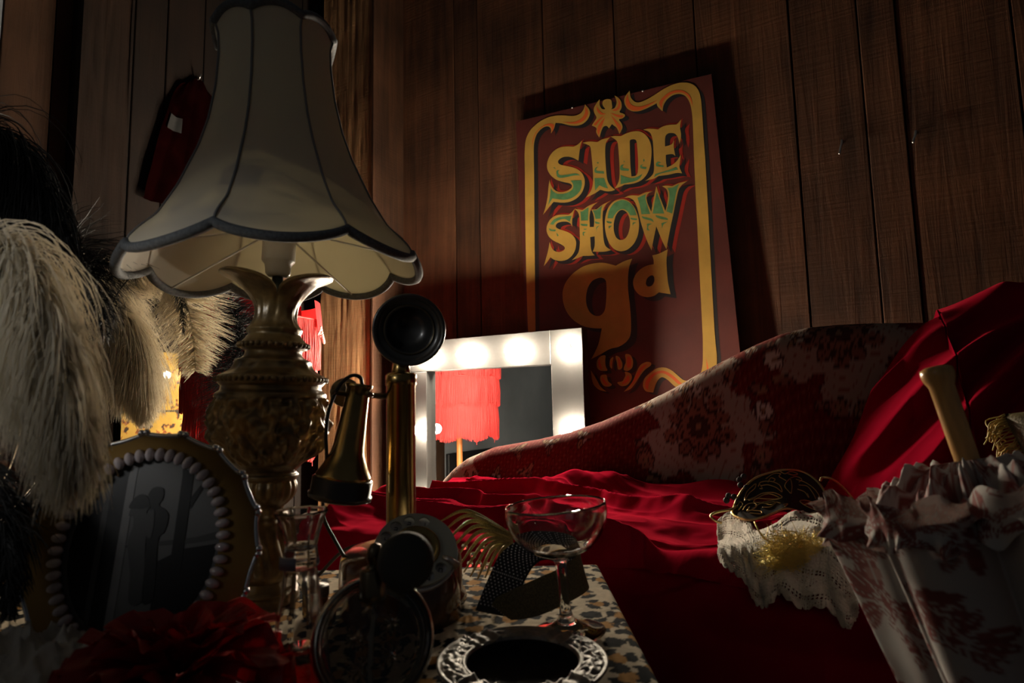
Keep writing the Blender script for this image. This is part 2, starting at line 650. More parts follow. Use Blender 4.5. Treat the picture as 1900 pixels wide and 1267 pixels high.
LET = [  # outline, hole
 ('G 600,228* 575,300 560,400 548,510* 490,475 420,452 340,455 280,490 262,525 275,550 310,570 430,590 530,620 600,680 635,760 635,850 600,950 530,1030 430,1080 330,1092 205,1078* 150,1140 60,1255* 95,1150 125,1000 132,880 150,770* 165,840 200,900 260,940 330,945 400,925 450,890 462,850 430,820 340,805 240,775 160,710 115,630 112,540 150,440 220,360 310,318 400,310 480,318* 540,290', None),
 ('G 605,262* 700,240 810,252* 870,215 985,185* 935,240 918,320 918,450 930,640 945,780 980,850 1055,912* 1010,930 940,935 850,910* 780,960 650,1020* 710,950 745,870 755,740 742,560 725,400 715,310 670,285', None),
 ('H 105,345* 180,332 255,338* 330,300 420,268 520,262 600,300 660,370 695,450 708,550 700,680 680,800 640,900 570,980 480,1025 380,1045 310,1050* 240,1085 160,1110* 200,1060 230,990 238,880 232,700 222,560 210,430 180,390', 'H 385,420 385,405 400,390 440,382 475,392 490,430 500,550 510,700 510,820 500,890 470,925 410,930* 395,780 390,600'),
 ('H 585,245* 660,228 740,232 800,240* 870,195 960,170 1075,168* 1140,95* 1120,220 1140,300 1135,380 1118,455* 1095,360 1060,305 1010,290 950,295 910,330 902,400 903,490* 960,478 1010,455 1038,395* 1030,500 1055,630* 1020,600 960,605 915,615* 915,700 930,800* 1000,770 1080,705 1135,610* 1125,720 1110,790 1155,885* 1080,875 960,905 810,925* 740,965 610,995* 680,950 735,890 745,800 738,650 732,500 720,370 690,290 640,258', None),
 ('A 495,430* 475,500 460,590 462,680* 440,630 390,605 320,605 255,625 232,660 240,690 290,715 380,740 450,775 500,830 520,900 505,1000 460,1080 390,1135 310,1152 220,1140 160,1098* 110,1170 70,1222* 95,1130 130,1010 150,885* 175,970 215,1015 280,1030 340,1010 365,975 350,945 290,910 210,875 140,820 105,740 110,660 150,580 220,525 310,505 410,512* 455,480', None),
 ('A 495,430* 550,435 605,445* 680,390 815,340* 750,385 715,440 700,540 705,680* 760,680* 770,600 755,500 730,440* 800,435* 870,375 1005,315* 930,360 890,430 880,540 885,700 895,860 920,950 1000,1000* 930,1020 850,1025 745,1020* 772,960 775,880 772,810* 710,820* 715,900 720,980 740,1040 775,1072* 690,1080 610,1080* 540,1110 455,1140* 520,1080 560,1010 570,880 565,740 565,600 560,520 540,470', None),
 ('B 340,360 440,400 510,490 555,610 570,730 550,880 490,1000 400,1075 310,1095 220,1065 150,980 110,870 90,740 100,600 140,480 220,390', 'B 340,515 400,550 440,640 445,740 415,860 370,925 300,940 245,900 215,810 215,700 245,590 290,530'),
 ('B 360,350* 440,315 560,322* 650,275 760,262* 690,285 665,340 680,420 715,500 735,545* 760,400 805,190* 850,330 930,535* 960,420 970,300 950,230 885,190* 950,178 1025,190* 1100,150 1235,120* 1150,175 1110,240 1080,380 1040,580 1000,760 970,920 945,1060* 900,980 850,860 805,745* 780,860 755,980 740,1080* 690,980 640,850 590,690 560,560 530,450 490,380 430,350', None),
 ('E 825,115* 795,190 780,300 780,450 800,600 815,800 810,940 760,1010 680,1060 590,1075 500,1130 385,1190* 420,1130 470,1020 500,860* 420,860 300,840 190,770 120,680 85,580 78,470 110,370 180,280 290,200 400,165 520,155 650,190* 740,140', 'E 490,312 545,340 552,420 548,560 535,670 490,725 430,730 370,690 335,610 330,520 350,420 400,345'),
 ('E 1205,15* 1190,120 1195,240 1205,360 1235,495* 1170,485 1110,475* 1060,515 980,530 900,505 845,440 830,360 860,280 920,220 990,185 1055,175* 1055,130 1040,80* 1110,65', 'E 1040,290 1062,310 1062,370 1030,410 990,415 968,385 980,330 1010,300'),
]
BORD = [
 'D 200,270* 130,360 130,440 170,510 240,545 330,540 420,505 500,465 555,435* 560,470 590,505 630,540* 640,460 690,380 770,325 850,310 920,330 970,390 1000,470 1020,600 1030,800 1045,1267 F 1580,0 1590,200 1590,500 1570,620 1520,690 1430,725 1350,720 1290,670 1200,590 1110,550 1010,560 930,620 850,690 830,790 870,860 965,870* 990,780 1030,700 1080,670 1150,710 1230,790 1300,830 1420,860 1560,840 1690,730 1760,580 1770,430 1750,250 1730,0 D 1195,1267 1165,850 1150,600 1135,400 1110,280 1050,200 960,165 860,165 750,195 640,250 530,325 430,385 320,430 260,415 210,360',
 'C 885,380* 940,440 955,500 920,580 860,635 780,660 680,655 580,625 500,620* 485,690 440,760* 445,710 420,670 370,665 310,700 250,770 220,870 215,980 220,1267 225,2000 240,3500 255,4020 200,4020* 140,3400 110,2300 100,1267 95,1000 110,830 170,710 280,610 400,545 550,518 740,535 830,500 870,440',
 'K 655,170 690,158 725,165 730,200 735,235 720,250 755,240 775,190 755,130* 790,150 815,190 815,240 790,275 840,290 845,310 820,330 785,335 815,370 825,410 795,465* 775,410 740,385* 730,375 705,415* 685,390 650,400 620,495* 590,450 600,410 555,390* 580,350 600,320 575,280 570,240 600,190 625,160* 620,210 640,245 660,250 675,245 655,225 645,200',
 'F 605,380 680,390 715,470 705,560 650,600 590,590 600,540 625,480', 'F 600,600 690,630 700,700 640,780 560,795 500,740 580,730 600,690 620,650',
 'F 370,395 300,410 250,470 255,560 300,600 400,600 365,540 360,460', 'F 380,640 300,650 295,720 340,790 410,800 455,770 400,735 385,690',
 'F 485,400 540,420 580,500 575,570 520,590 510,500', 'F 470,410 420,450 415,540 450,580 450,500',
 'F 595,860* 700,750 750,620 800,520 880,480 940,490 940,530 860,580 800,660 730,770 680,830', 'F 180,590* 250,700 300,800 380,860* 280,840 200,760',
]
ORNG = [
 'C 890,410* 920,450 930,510 880,590 800,630 700,635 600,610 510,595* 640,615 760,610 840,565 885,500', 'C 190,960* 200,840 240,740 330,660 420,625 485,640 475,700 450,745* 455,690 420,650 350,660 270,720 220,800',
 'D 175,310* 195,420 240,470 330,485 450,450 570,390* 450,475 340,530 240,535 170,490 140,410', 'D 580,440 610,380 700,300 800,262 900,270 980,320 1015,400 1022,480* 990,380 930,310 850,290 750,310 660,380 625,440 625,510*',
 'K 595,220* 600,270 640,300 680,290* 640,280 615,250', 'K 570,380* 620,330 670,300* 630,340 590,395', 'K 605,400 640,350 670,320* 650,380 625,440 615,480* 600,440',
 'K 780,150* 805,190 800,240 770,265 730,260* 780,235 790,190', 'K 715,280* 790,300 835,300 820,325 770,315', 'K 720,300* 770,350 815,400 800,440* 770,390',
 'F 1630,430* 1660,560 1685,640 1640,650* 1640,540', 'F 1330,760* 1200,640 1100,590 1010,600 930,650 870,720 860,800 900,840* 910,760 940,700 1000,640 1090,620 1190,680 1280,770',
 'F 640,400 690,440 690,540 640,570 630,500', 'F 650,640 675,700 630,750 560,770 620,700', 'F 320,660 320,720 360,775 410,780 360,720', 'F 640,830* 730,700 780,580 850,520 900,510 830,580 770,690',
 'F 515,410 550,460 560,550 535,560', 'F 450,440 430,500 435,550 445,500', 'F 290,430 270,500 290,570 330,580 300,500',
]
GRN = [
 'G 430,785 590,780* 600,830 580,920 520,990 430,1040 330,1055 190,1030* 130,1125* 160,980 165,890* 200,940 260,970 330,970 410,950 470,905 480,850 460,805', 'G 240,660 255,640 300,638* 270,650 270,690 300,715 400,700 520,682 575,715* 500,712 400,735 300,752 250,735',
 'G 770,750* 905,750* 930,830 960,895* 900,880 840,850* 780,925* 775,850', 'G 770,630 790,600 830,590* 800,610 790,650 900,655* 905,690* 800,685 770,670',
 'G 190,605 225,600 235,630* 215,612', 'G 800,530* 835,530 820,555*', 'H 295,695 315,705 300,730*', 'H 580,670 610,690 590,720*',
 'H 250,905* 300,930 400,960 480,950 575,890* 540,960 460,1005 350,1025 250,1045* 255,970', 'H 240,800 260,760 310,755* 280,780 290,810 375,820* 370,850* 250,845', 'H 535,765 590,755* 560,775 570,790 635,795* 625,825* 540,815',
 'H 760,895* 850,870 980,830 1070,790* 1095,830* 980,860 830,890 740,945*', 'H 765,740 800,710 850,730* 800,740 800,760 885,770* 880,795* 770,785',
 'A 155,645* 200,580 270,545 360,535 455,525* 440,570 430,610* 370,570 300,575 230,610 205,650*', 'A 140,695* 180,715 240,715 230,745 150,735', 'A 240,750 280,800 255,810*',
 'A 575,465* 600,470 690,405* 685,480 680,590* 585,595*', 'A 575,635* 675,640* 670,670* 590,665', 'A 605,745 650,750* 620,770 630,800* 610,800', 'A 610,705 670,705* 640,725',
 'A 745,450* 800,450 880,380* 860,450 855,565* 785,570* 770,500', 'A 775,600* 845,620* 840,640 780,635', 'A 790,680 840,660* 800,700 800,750*',
 'B 130,635* 150,520 220,420 330,375 430,410 500,490 535,595* 445,595* 420,550 370,510 320,505 265,540 220,600 205,635*', 'B 115,670* 190,685* 185,710 125,700', 'B 445,625* 540,640* 535,665 450,650', 'B 140,740 195,735* 150,780* ', 'B 470,690 530,690* 480,720 490,780*',
 'B 545,350* 580,340 660,300* 650,350 670,430 720,575* 600,580* 580,470', 'B 810,270* 860,400 915,570* 755,570* 780,420', 'B 960,215* 1030,215 1120,160* 1085,250 1060,380 1025,570* 945,540* 985,380 985,270',
 'B 605,605* 755,640 770,690* 740,670 615,640', 'B 795,590* 965,630 965,660* 860,645 800,620', 'B 670,705 750,710* 700,730 690,770 715,805* 670,800 680,750', 'B 870,700 965,680* 900,720 885,780* 880,730',
]
c0 = spt(957, 226); c1 = spt(1320, 137)
# board outline on its own axes so that the edges are straight
tl, tr = spt(957, 226), spt(1320, 137)
bl, br = spt(985, 770), spt(1357, 700)
br = tr + (bl - tl) * 1.0
sign = thing('painted_sign', W((tl.dot(R) + tr.dot(R)) / 2, 1.93, bl.z), 'maroon painted board reading SIDE SHOW 9d with yellow scroll border, hung on the plank wall', 'sign')
mb = MB(); mb.slab([tl, tr, br, bl], N * .013)
obj('board', mb, M['maroon'], sign, smooth=False)
mb = MB()
SH = (8.0, 6.0)


def paint(s, mi, lift, dx=0, dy=0, hole=None):
    mb.poly([spt(x + dx, y + dy, lift) for x, y in path(s)], [[spt(x + dx, y + dy, lift) for x, y in path(hole)]] if hole else [], mi)


for b in BORD:
    paint(b, 1, .0004, 7.5, 4.5)
    paint(b, 0, .0013)
for b in ORNG:
    paint(b, 4, .0017)
for i, (o, h) in enumerate(LET):
    if i < 8:
        paint(o, 2, .0005, 16, 7, h)
        paint(o, 2, .0005, 3, -3, h)
    k = 1.25 if i >= 8 else 1
    paint(o, 1, .0009, 9 * k, 6 * k, h)
    paint(o, 0, .0013, 0, 0, h)
for g in GRN:
    paint(g, 3, .0017)
obj('painted_lettering', mb, [M['sy'], M['sk'], M['sr'], M['sg'], M['so']], sign, smooth=False)
Mx0 = Matrix((R, N, Vector((0, 0, 1)))).transposed().to_4x4()
for zz in (tl.z - .12, bl.z + .12):
    mb = MB(); Mx = Mx0.copy(); c = (tl + tr) / 2
    s_c = c.dot(R); d0 = SD_B + (SD_T - SD_B) * (zz - .69) + .012
    Mx.translation = W(s_c, (d0 + D_WALL + .003) / 2, zz)
    mb.box(Mx, .5, D_WALL + .003 - d0, .04, .002); mb.col = None
    obj('batten', mb, M['gap'], sign, smooth=False)
for px, py in ((1062, 200), (1193, 169)):
    mb = MB(); mb.ball(spt(px, py, .001), .0045, 10, 6, (1, 1, .8))
    obj('screw', mb, M['steel'], sign)

# coat hooks on the planks
for px, py, sz, lab in ((1562, 262, .030, 'bent steel hook screwed into the planks, the one nearer the sign'), (1699, 245, .022, 'smaller steel hook in the planks, the one farther from the sign')):
    s, z = ond(px, py, D_WALL - .02)
    mb = MB()
    o = W(s, D_WALL + .004, z)
    pts = [o, o - N * .012 + Vector((0, 0, 0)), o - N * .022 + R * .001 + Vector((0, 0, .004)), o - N * .026 - R * .002 + Vector((0, 0, -.010)), o - N * .026 - R * .006 + Vector((0, 0, -.6 * sz - .006)),
           o - N * .028 - R * .008 + Vector((0, 0, -sz - .006)), o - N * .036 - R * .009 + Vector((0, 0, -sz - .009))]
    mb.tube(crom(pts, 6), .0032, 10)
    h = obj('wall_hook', mb, M['steel'])
    tag(h, lab, 'hook', 'hooks on the plank wall')

# ------------------------------------------------------------------ vanity mirror with light bulbs
M['alu'] = mat('brushed_metal', (.0135, .0131, .0123), .5, .25, bump=(40, .12, .002, (6, 6, 60)), mottle=(9, .75, 1.1))
M['mirror'] = mat('mirror_glass', (.86, .88, .88), .01, 1)
M['bulb'] = mat('lit_bulb', (1, .95, .85), .3, emit=(1.0, .86, .66), estr=BULB if 'BULB' in globals() else 1250)
M['socket'] = mat('bulb_socket', (.75, .75, .72), .4)
MD = 1.72
sR = ond(1081, 640, MD)[0]
zT = ond(1077, 607, MD)[1]
sL = sR - .725
zB = 0.0
BW = .112
van = thing('vanity_mirror', W((sL + sR) / 2, MD, 0), 'tall silver framed dressing mirror with lit bulbs standing behind the chaise', 'mirror')
mb = MB()
def bar(s0, s1, z0, z1):
    Mx = Mx0.copy(); Mx.translation = W((s0 + s1) / 2, MD + .02, (z0 + z1) / 2)
    mb.box(Mx, s1 - s0, .04, z1 - z0, .002)
bar(sL, sR - BW, zT - BW, zT); bar(sR - BW, sR, zB, zT); bar(sL, sL + BW, zB, zT - BW); bar(sL + BW, sR - BW, zB, zB + BW)
obj('frame', mb, M['alu'], van, smooth=False)
mb = MB(); Mx = Mx0.copy(); Mx.translation = W((sL + sR) / 2, MD + .031, (zT + zB) / 2)
mb.box(Mx, sR - sL - BW * 1.6, .006, zT - zB - BW * 1.6)
obj('mirror_glass', mb, M['mirror'], van, smooth=False)
mb = MB(); Mx = Mx0.copy(); Mx.translation = W((sL + sR) / 2, MD + .043, (zT + zB) / 2)
mb.box(Mx, sR - sL - .004, .006, zT - zB - .004)
obj('backing_board', mb, M['blackpaint'], van, smooth=False)
bs = [sR - BW / 2 + .003 - .193 * k for k in range(4)]
bz = [zT - .060 - .262 * k for k in range(4)]
spots = [(s, bz[0]) for s in bs] + [(bs[0], z) for z in bz[1:]] + [(bs[3], z) for z in bz[1:]]
for s, z in spots:
    mb = MB(); mb.ball(W(s, MD - .028, z), .018, 20, 14)
    b_ = obj('light_bulb', mb, M['bulb'], van)
    mb = MB(); mb.lathe([(.012, 0), (.015, .001), (.012, .014), (.0, .014)], 16, frame(W(s, MD + .001, z), -N))
    obj('socket', mb, M['socket'], b_)
# ------------------------------------------------------------------ chaise longue
M['uph'] = mat('floral_upholstery', (.3, .1, .1), .9, spec=.06, attr='tone', bump=(900, .25, .001), sheen=.05, sheen_c=(.8, .5, .4))
M['wood_dark'] = mat('dark_wood', (.035, .014, .007), .35, mottle=(8, .7, 1.3, (1, 1, 6)), coat=.3)
M['velvet'] = mat('red_velvet', (.25, .0035, .017), .8, spec=0, sheen=.30, sheen_r=.4, sheen_c=(1, .05, .09), mottle=(5, .85, 1.1), bump=(1400, .15, .0005))

D_FRONT, D_BACK = .86, 1.44
SEAT_Z = .44
prof_px = [(818, 918), (822, 905), (832, 885), (850, 866), (872, 849), (920, 829), (1000, 815), (1060, 801), (1120, 781), (1200, 746), (1250, 721), (1300, 692), (1350, 666), (1400, 641), (1450, 620), (1500, 608), (1550, 603), (1620, 600), (1700, 599), (1800, 596), (1900, 590), (2000, 590)]
prof = [ond(x, y, 1.47) for x, y in prof_px]
ps = [p[0] for p in prof]; pz = [p[1] for p in prof]
for i in range(1, len(ps)):
    ps[i] = max(ps[i], ps[i - 1] + 1e-4)
S_END = .75


def back_top(s):
    return np.interp(s, ps + [S_END], pz + [pz[-1]])


def pattern_uph(a, b):
    """floral damask colours at metres (a along, b up the cloth)"""
    a = np.asarray(a, float); b = np.asarray(b, float)
    ground = np.array([.115, .013, .011]); dot = np.array([.17, .045, .03])
    cream = np.array([.25, .195, .16]); brown = np.array([.04, .017, .014]); pink = np.array([.17, .075, .052]); white = np.array([.42, .38, .33]); tan = np.array([.21, .125, .07])
    C = np.broadcast_to(ground, a.shape + (3,)).copy()
    p = .021
    u = (a + b) / p; v = (a - b) / p
    du = np.abs(u - np.round(u)); dv = np.abs(v - np.round(v))
    dm = (du < .09) | (dv < .09)
    C[dm] = ground * .72
    C[(du < .16) & (dv < .16)] = dot
    wob = (fbm(a * 40 + 9, b * 40 + 3) - .5)

    def flower(ca, cb, r, k, col, core, ph=0.0):
        x = a - ca; y = b - cb
        rr = np.hypot(x, y); th = np.arctan2(y, x) + ph
        lobes = r * (.74 + .26 * np.abs(np.cos(th * k / 2)))
        C[rr < lobes * 1.13] = brown
        C[rr < lobes] = col
        C[(rr < lobes * .93) & (np.abs(np.sin(th * k / 2)) < .10) & (rr > r * .3)] = brown * 1.6
        C[rr < r * .34] = brown
        C[rr < r * .26] = core

    def leaf(ca, cb, ang, L, w, col):
        x = (a - ca) * math.cos(ang) + (b - cb) * math.sin(ang)
        y = -(a - ca) * math.sin(ang) + (b - cb) * math.cos(ang)
        t = np.clip(x / L, 0, 1)
        hw = w * np.sin(np.pi * t) ** .8
        ins = (x > 0) & (x < L)
        C[ins & (np.abs(y) < hw * 1.25 + .0008)] = brown
        C[ins & (np.abs(y) < hw * .9)] = col
        C[ins & (np.abs(y) < .0009)] = brown
    mlist = [(ond(1305, 850, D_BACK)[0], .20, .125), (ond(1560, 650, D_BACK)[0], .40, .12), (ond(1310, 700, D_BACK)[0], .37, .065), (ond(838, 900, D_BACK)[0] + .01, .12, .085), (.42, .2, .13), (ond(1050, 900, D_BACK)[0], -.22, .13), (-.9, -.25, .13), (.1, -.2, .12), (-.95, -.5, .12), (-.45, -.52, .12), (.45, -.5, .12)]
    for ci, (ca, cb, r) in enumerate(mlist):
        x = a - ca; y = b - cb
        rr = np.hypot(x * 1.0, y * .82); th = np.arctan2(y, x)
        bnd = r * (1 + .16 * np.cos(th * 5 + ci) + .10 * np.cos(th * 9 + 1 + ci)) + wob * .05
        C[rr < bnd + .003] = brown
        C[rr < bnd] = cream
        sw = np.abs(np.sin(rr * 150 + 3 * np.sin(th * 5))) < .16
        C[(rr < bnd) & sw & (rr > r * .55)] = pink * 1.1
        for q in range(11):                       # leaves and blooms round the edge
            an = 2 * PI * q / 11 + ci
            e = r * 1.04
            leaf(ca + e * math.cos(an), cb + e * math.sin(an) * 1.2, an + .7 * (-1) ** q, r * .36, r * .075, tan if q % 2 else pink)
            leaf(ca + e * math.cos(an), cb + e * math.sin(an) * 1.2, an - .5, r * .26, r * .06, pink)
            if q % 2 == 0:
                flower(ca + e * 1.1 * math.cos(an + .2), cb + e * 1.3 * math.sin(an + .2), r * .17, 6, white if q % 4 == 0 else pink * 1.25, tan, q)
        for ring, (rad, n) in enumerate(((.52, 5), (.30, 3))):
            for q in range(n):
                an = PI / 2 + 2 * PI * q / n + ring
                leaf(ca + r * rad * .5 * math.cos(an), cb + r * rad * .6 * math.sin(an), an, r * .34, r * .10, pink)
                flower(ca + r * rad * math.cos(an + PI / n), cb + r * rad * math.sin(an + PI / n), r * .15, 8, pink * 1.1, brown)
        flower(ca, cb, r * .36, 10, pink * 1.2, tan)
        flower(ca, cb, r * .20, 8, brown * 1.5, tan)
    for q in range(26):                            # scattered sprays
        ca = -1.05 + 1.75 * ((q * .381966) % 1); cb = .03 + .42 * ((q * .7549) % 1)
        flower(ca, cb, .015, 5, white * .8 if q % 3 else pink, tan, q)
        for j in range(3):
            leaf(ca, cb, 2.1 * j + q, .034, .006, tan if j else pink)
    return C


chaise = thing('chaise_longue', W(-.2, 1.15, 0), 'chaise longue with sloping back in red floral upholstery along the plank wall', 'chaise longue')
# back: section swept along s, rounded over the top and down the rear
nu, nv = 620, 150
S0 = ps[0]
us = S0 + (S_END - S0) * np.linspace(0, 1, nu) ** 1.0
V = np.zeros((nv, nu, 3)); A = np.zeros((nv, nu)); B = np.zeros((nv, nu))
rT = .055
for i, s in enumerate(us):
    zt = float(back_top(s))
    endk = min(1, max(.02, (s - S0) / .05)); endk = math.sqrt(1 - (1 - endk) ** 2)
    z0 = SEAT_Z - .06
    zt = max(zt, z0 + .02)
    h = zt - rT * endk - z0
    path2 = []
    dfr = 1.47 - rT * endk; drr = 1.47 + rT * endk
    for t in np.linspace(0, 1, 60):
        path2.append((dfr - .012 * math.sin(PI * t) + .0 * t, z0 + h * t))
    for t in np.linspace(0, 1, 50)[1:]:
        an = PI * (1 - t)
        path2.append((1.47 + rT * endk * math.cos(an), z0 + h + rT * endk * math.sin(an)))
    for t in np.linspace(0, 1, 42)[1:]:
        path2.append((drr, z0 + h + (0.18 - z0 - h) * t))
    path2 = np.array(path2)
    d = np.hypot(*np.diff(path2, axis=0).T)
    L = np.concatenate([[0], np.cumsum(d)])
    tt = np.linspace(0, 1, nv) * L[-1]
    V[:, i, 0] = s
    V[:, i, 1] = np.interp(tt, L, path2[:, 0]); V[:, i, 2] = np.interp(tt, L, path2[:, 1])
    A[:, i] = s
    B[:, i] = tt - .06
P3 = V[..., :1] * np.array(R)[None, None] + V[..., 1:2] * np.array(N)[None, None]
P3[..., 2] = V[..., 2]
obj('backrest', (P3.reshape(-1, 3), np_grid_faces(nu, nv), pattern_uph(A, B).reshape(-1, 3)), M['uph'], chaise)
# close the left end of the back with a rolled panel
mb = MB()
# seat cushion
nu, nv = 320, 120
SE_L = -1.085


def seat_grid():
    s = np.linspace(0, 1, nu); t = np.linspace(0, 1, nv)
    S, T = np.meshgrid(s, t)
    sec = [(D_FRONT + .03, .16), (D_FRONT + .005, .20), (D_FRONT, .38), (D_FRONT + .012, .425), (D_FRONT + .05, .447), (1.1, .455), (1.35, .448), (1.60, .44)]
    sec = np.array([tuple(p) for p in crom([Vector((a, b, 0)) for a, b in sec], 12)])[:, :2]
    L = np.concatenate([[0], np.cumsum(np.hypot(*np.diff(sec, axis=0).T))])
    D = np.interp(T * L[-1], L, sec[:, 0]); Z = np.interp(T * L[-1], L, sec[:, 1])
    ss = SE_L + (S_END - SE_L) * S
    e = np.clip((ss - SE_L) / .05, 0, 1)
    drop = 1 - np.sqrt(1 - (1 - e) ** 2)
    Z = Z - drop * .05
    P = ss[..., None] * np.array(R) + D[..., None] * np.array(N); P[..., 2] = Z
    return P, ss, T * L[-1]


P, ss, tl_ = seat_grid()
cseat = pattern_uph(ss, tl_ - .75)
obj('seat', (P.reshape(-1, 3), np_grid_faces(nu, nv), cseat.reshape(-1, 3)), M['uph'], chaise)
mb = MB()                                   # left end panel of the seat
endp = [tuple(P[j, 0]) for j in range(0, nv, 2)]
endp += [tuple(Vector(endp[-1]) - Vector((0, 0, .24)))]
mb.slab([Vector(p) for p in endp], R * .02); mb.col = None
mb.c = [(.34, .26, .2)] * len(mb.v)
obj('end_panel', mb, M['uph'], chaise, smooth=False)
mb = MB()
Mx = Mx0.copy(); Mx.translation = W((SE_L + S_END) / 2, 1.22, .17); mb.box(Mx, S_END - SE_L - .04, .66, .07, .01)
obj('base_rail', mb, M['wood_dark'], chaise, smooth=False)
for s in (SE_L + .08, S_END - .1):
    for d in (D_FRONT + .06, 1.5):
        mb = MB(); mb.lathe([(.022, .14), (.03, .12), (.02, .1), (.026, .07), (.014, .02), (.018, 0), (0, 0)], 16, Matrix.Translation(W(s, d, 0)))
        obj('leg', mb, M['wood_dark'], chaise)

# ------------------------------------------------------------------ red velvet thrown over seat and back
nu, nv = 640, 420
SC_L, SC_R = -.96, .62
su = np.linspace(SC_L, SC_R, nu)
P = np.zeros((nv, nu, 3)); Wn = np.zeros((nv, nu, 3)); TT = np.zeros((nv, nu)); SS = np.zeros((nv, nu)); KIND = np.zeros((nv, nu))
for i, s in enumerate(su):
    e = np.clip((s - SC_L) / .10, 0, 1)
    raise_ = .055 * smooth01(s, -.05, .22)
    df = D_FRONT - .012 + .045 * math.sin(s * 17) * .25
    zt = float(back_top(s))
    hgt = max(0, zt + .016 - .47)
    kk = smooth01(s, -.14, .17)
    zt += .045 * smooth01(s, .13, .30)
    blen = hgt * kk
    fwd = .25 * smooth01(s, -.15, .13)
    dj = 1.385 + .012 * math.sin(s * 31) * (1 - smooth01(s, -.1, 0)) - fwd
    lf = s < -1.03 + .0
    hem = .06 + .10 * (1 - e) * 2
    sec = [(df - .01, hem), (df - .014, .25), (df - .008, .38 + raise_ * .6), (df + .012, .44 + raise_), (df + .05, .462 + raise_), (min(1.1, dj - .10), .467 + raise_ * .75), (dj - .05, .463 + raise_ * .5)]
    if blen > .02:
        steps = 6
        for q in range(1, steps + 1):
            t_ = q / steps
            z = .47 + .3 * raise_ + (blen - .03) * t_
            sec.append((dj + (1.402 - dj) * (t_ ** 1.25) * min(1, kk + .15), z))
        if kk >= .999:
            sec += [(1.43, zt + .008), (1.47, zt + .014), (1.53, zt - .02), (1.54, zt - .12)]
    else:
        sec += [(dj - .01, .468 + blen)]
    c = np.array([tuple(p)[:2] for p in crom([Vector((a, b, 0)) for a, b in sec], 10)])
    L = np.concatenate([[0], np.cumsum(np.hypot(*np.diff(c, axis=0).T))])
    tt = np.linspace(0, 1, nv) ** 1.0 * L[-1]
    dd = np.interp(tt, L, c[:, 0]); zz = np.interp(tt, L, c[:, 1])
    g = np.gradient(np.stack([dd, zz], -1), axis=0); g /= np.linalg.norm(g, axis=1)[:, None] + 1e-9
    P[:, i] = np.stack([np.full(nv, s), dd, zz], -1)
    Wn[:, i] = np.stack([np.zeros(nv), -g[:, 1], g[:, 0]], -1)
    TT[:, i] = tt; SS[:, i] = s
ridge = lambda x: 1 - np.abs(2 * x - 1)
dd, zz = P[..., 1], P[..., 2]
hang = sst(.45 - zz, 0, .06)                                   # front drop
onback = sst(zz, .50, .56) * sst(SS, -.13, 0)
onseat = (1 - hang) * (1 - onback)
# seat folds run along the length and fan out of a few gathers
gx = SS * 1.9 + .35 * np.sin(SS * 5); gy = dd * 9.5 + 2.2 * fbm(SS * 3 + 4, dd * 3) + SS * 2.0
f1 = ridge(vnoise(gx, gy)) ** 2.2
f2 = ridge(vnoise(gx * 1.7 + 9, gy * 2.1 + 3)) ** 2
f3 = fbm(SS * 6 + 2, dd * 7 + 1)
f4 = ridge(vnoise(gx * 2.6 + 31, gy * 3.7 + 8)) ** 3
hs = .042 * f1 + .013 * f2 + .022 * (f3 - .4) + .003 * f4
# heap along the foot of the back
heap = (1 - sst(SS, -.18, -.05)) * np.exp(-((dd - 1.33) / .045) ** 2) * (.016 + .05 * vnoise(SS * 8 + 3, dd * 2) ** 2 * sst(SS, -.75, -.55))
# a gather near the lace: folds fan out from it
ga = np.arctan2(dd - .86, SS - .12); gr = np.hypot(dd - .86, SS - .12)
fan = ridge(vnoise(ga * 3.3 + 2, gr * 1.2)) ** 2 * np.exp(-(gr / .30) ** 2) * .03 * sst(gr, .02, .1)
# diagonal folds on the back, falling from upper right to lower left
ca, sa = math.cos(math.radians(46)), math.sin(math.radians(46))
wv = -SS * sa + zz * ca
al = SS * ca + zz * sa
q1 = ridge(vnoise(wv * 13 + 1.3 + .9 * fbm(al * 3, wv * 2), al * 1.3 + 7)) ** 1.6
q2 = ridge(vnoise(wv * 30 + 5, al * 2.2)) ** 2
ph_ = wv * 2 * PI / .064 + 6.0 * fbm(al * 3.0 + 3, wv * 5, 3) + 1.4 * np.sin(al * 8)
fold1 = (.5 + .5 * np.sin(ph_ + .5 * np.sin(ph_))) ** 1.3
amp = (.35 + .65 * vnoise(wv * 7 + 2, al * 3 + 1))
hb = .060 * fold1 * amp + .016 * q1 + .016 * q2
hb = hb * (1 - .80 * sst(dd, 1.30, 1.41))
hf = .022 * ridge(vnoise(SS * 9 + 1, zz * .8)) ** 1.7 + .016 * fbm(SS * 5, zz * 2)
edge = sst(TT, 0, .02)
H = (onseat * (hs + heap + fan) + onback * hb + hang * hf)
P = P + Wn * H[..., None]
lap = sst(SC_L + .05 - SS, 0, .05)
Pw = P[..., :1] * np.array(R) + P[..., 1:2] * np.array(N); Pw[..., 2] += P[..., 2]
cl = obj('velvet_throw', (Pw.reshape(-1, 3), np_grid_faces(nu, nv), None), M['velvet'])
tag(cl, 'rumpled red velvet cloth spread over the chaise seat and up its back', 'cloth')
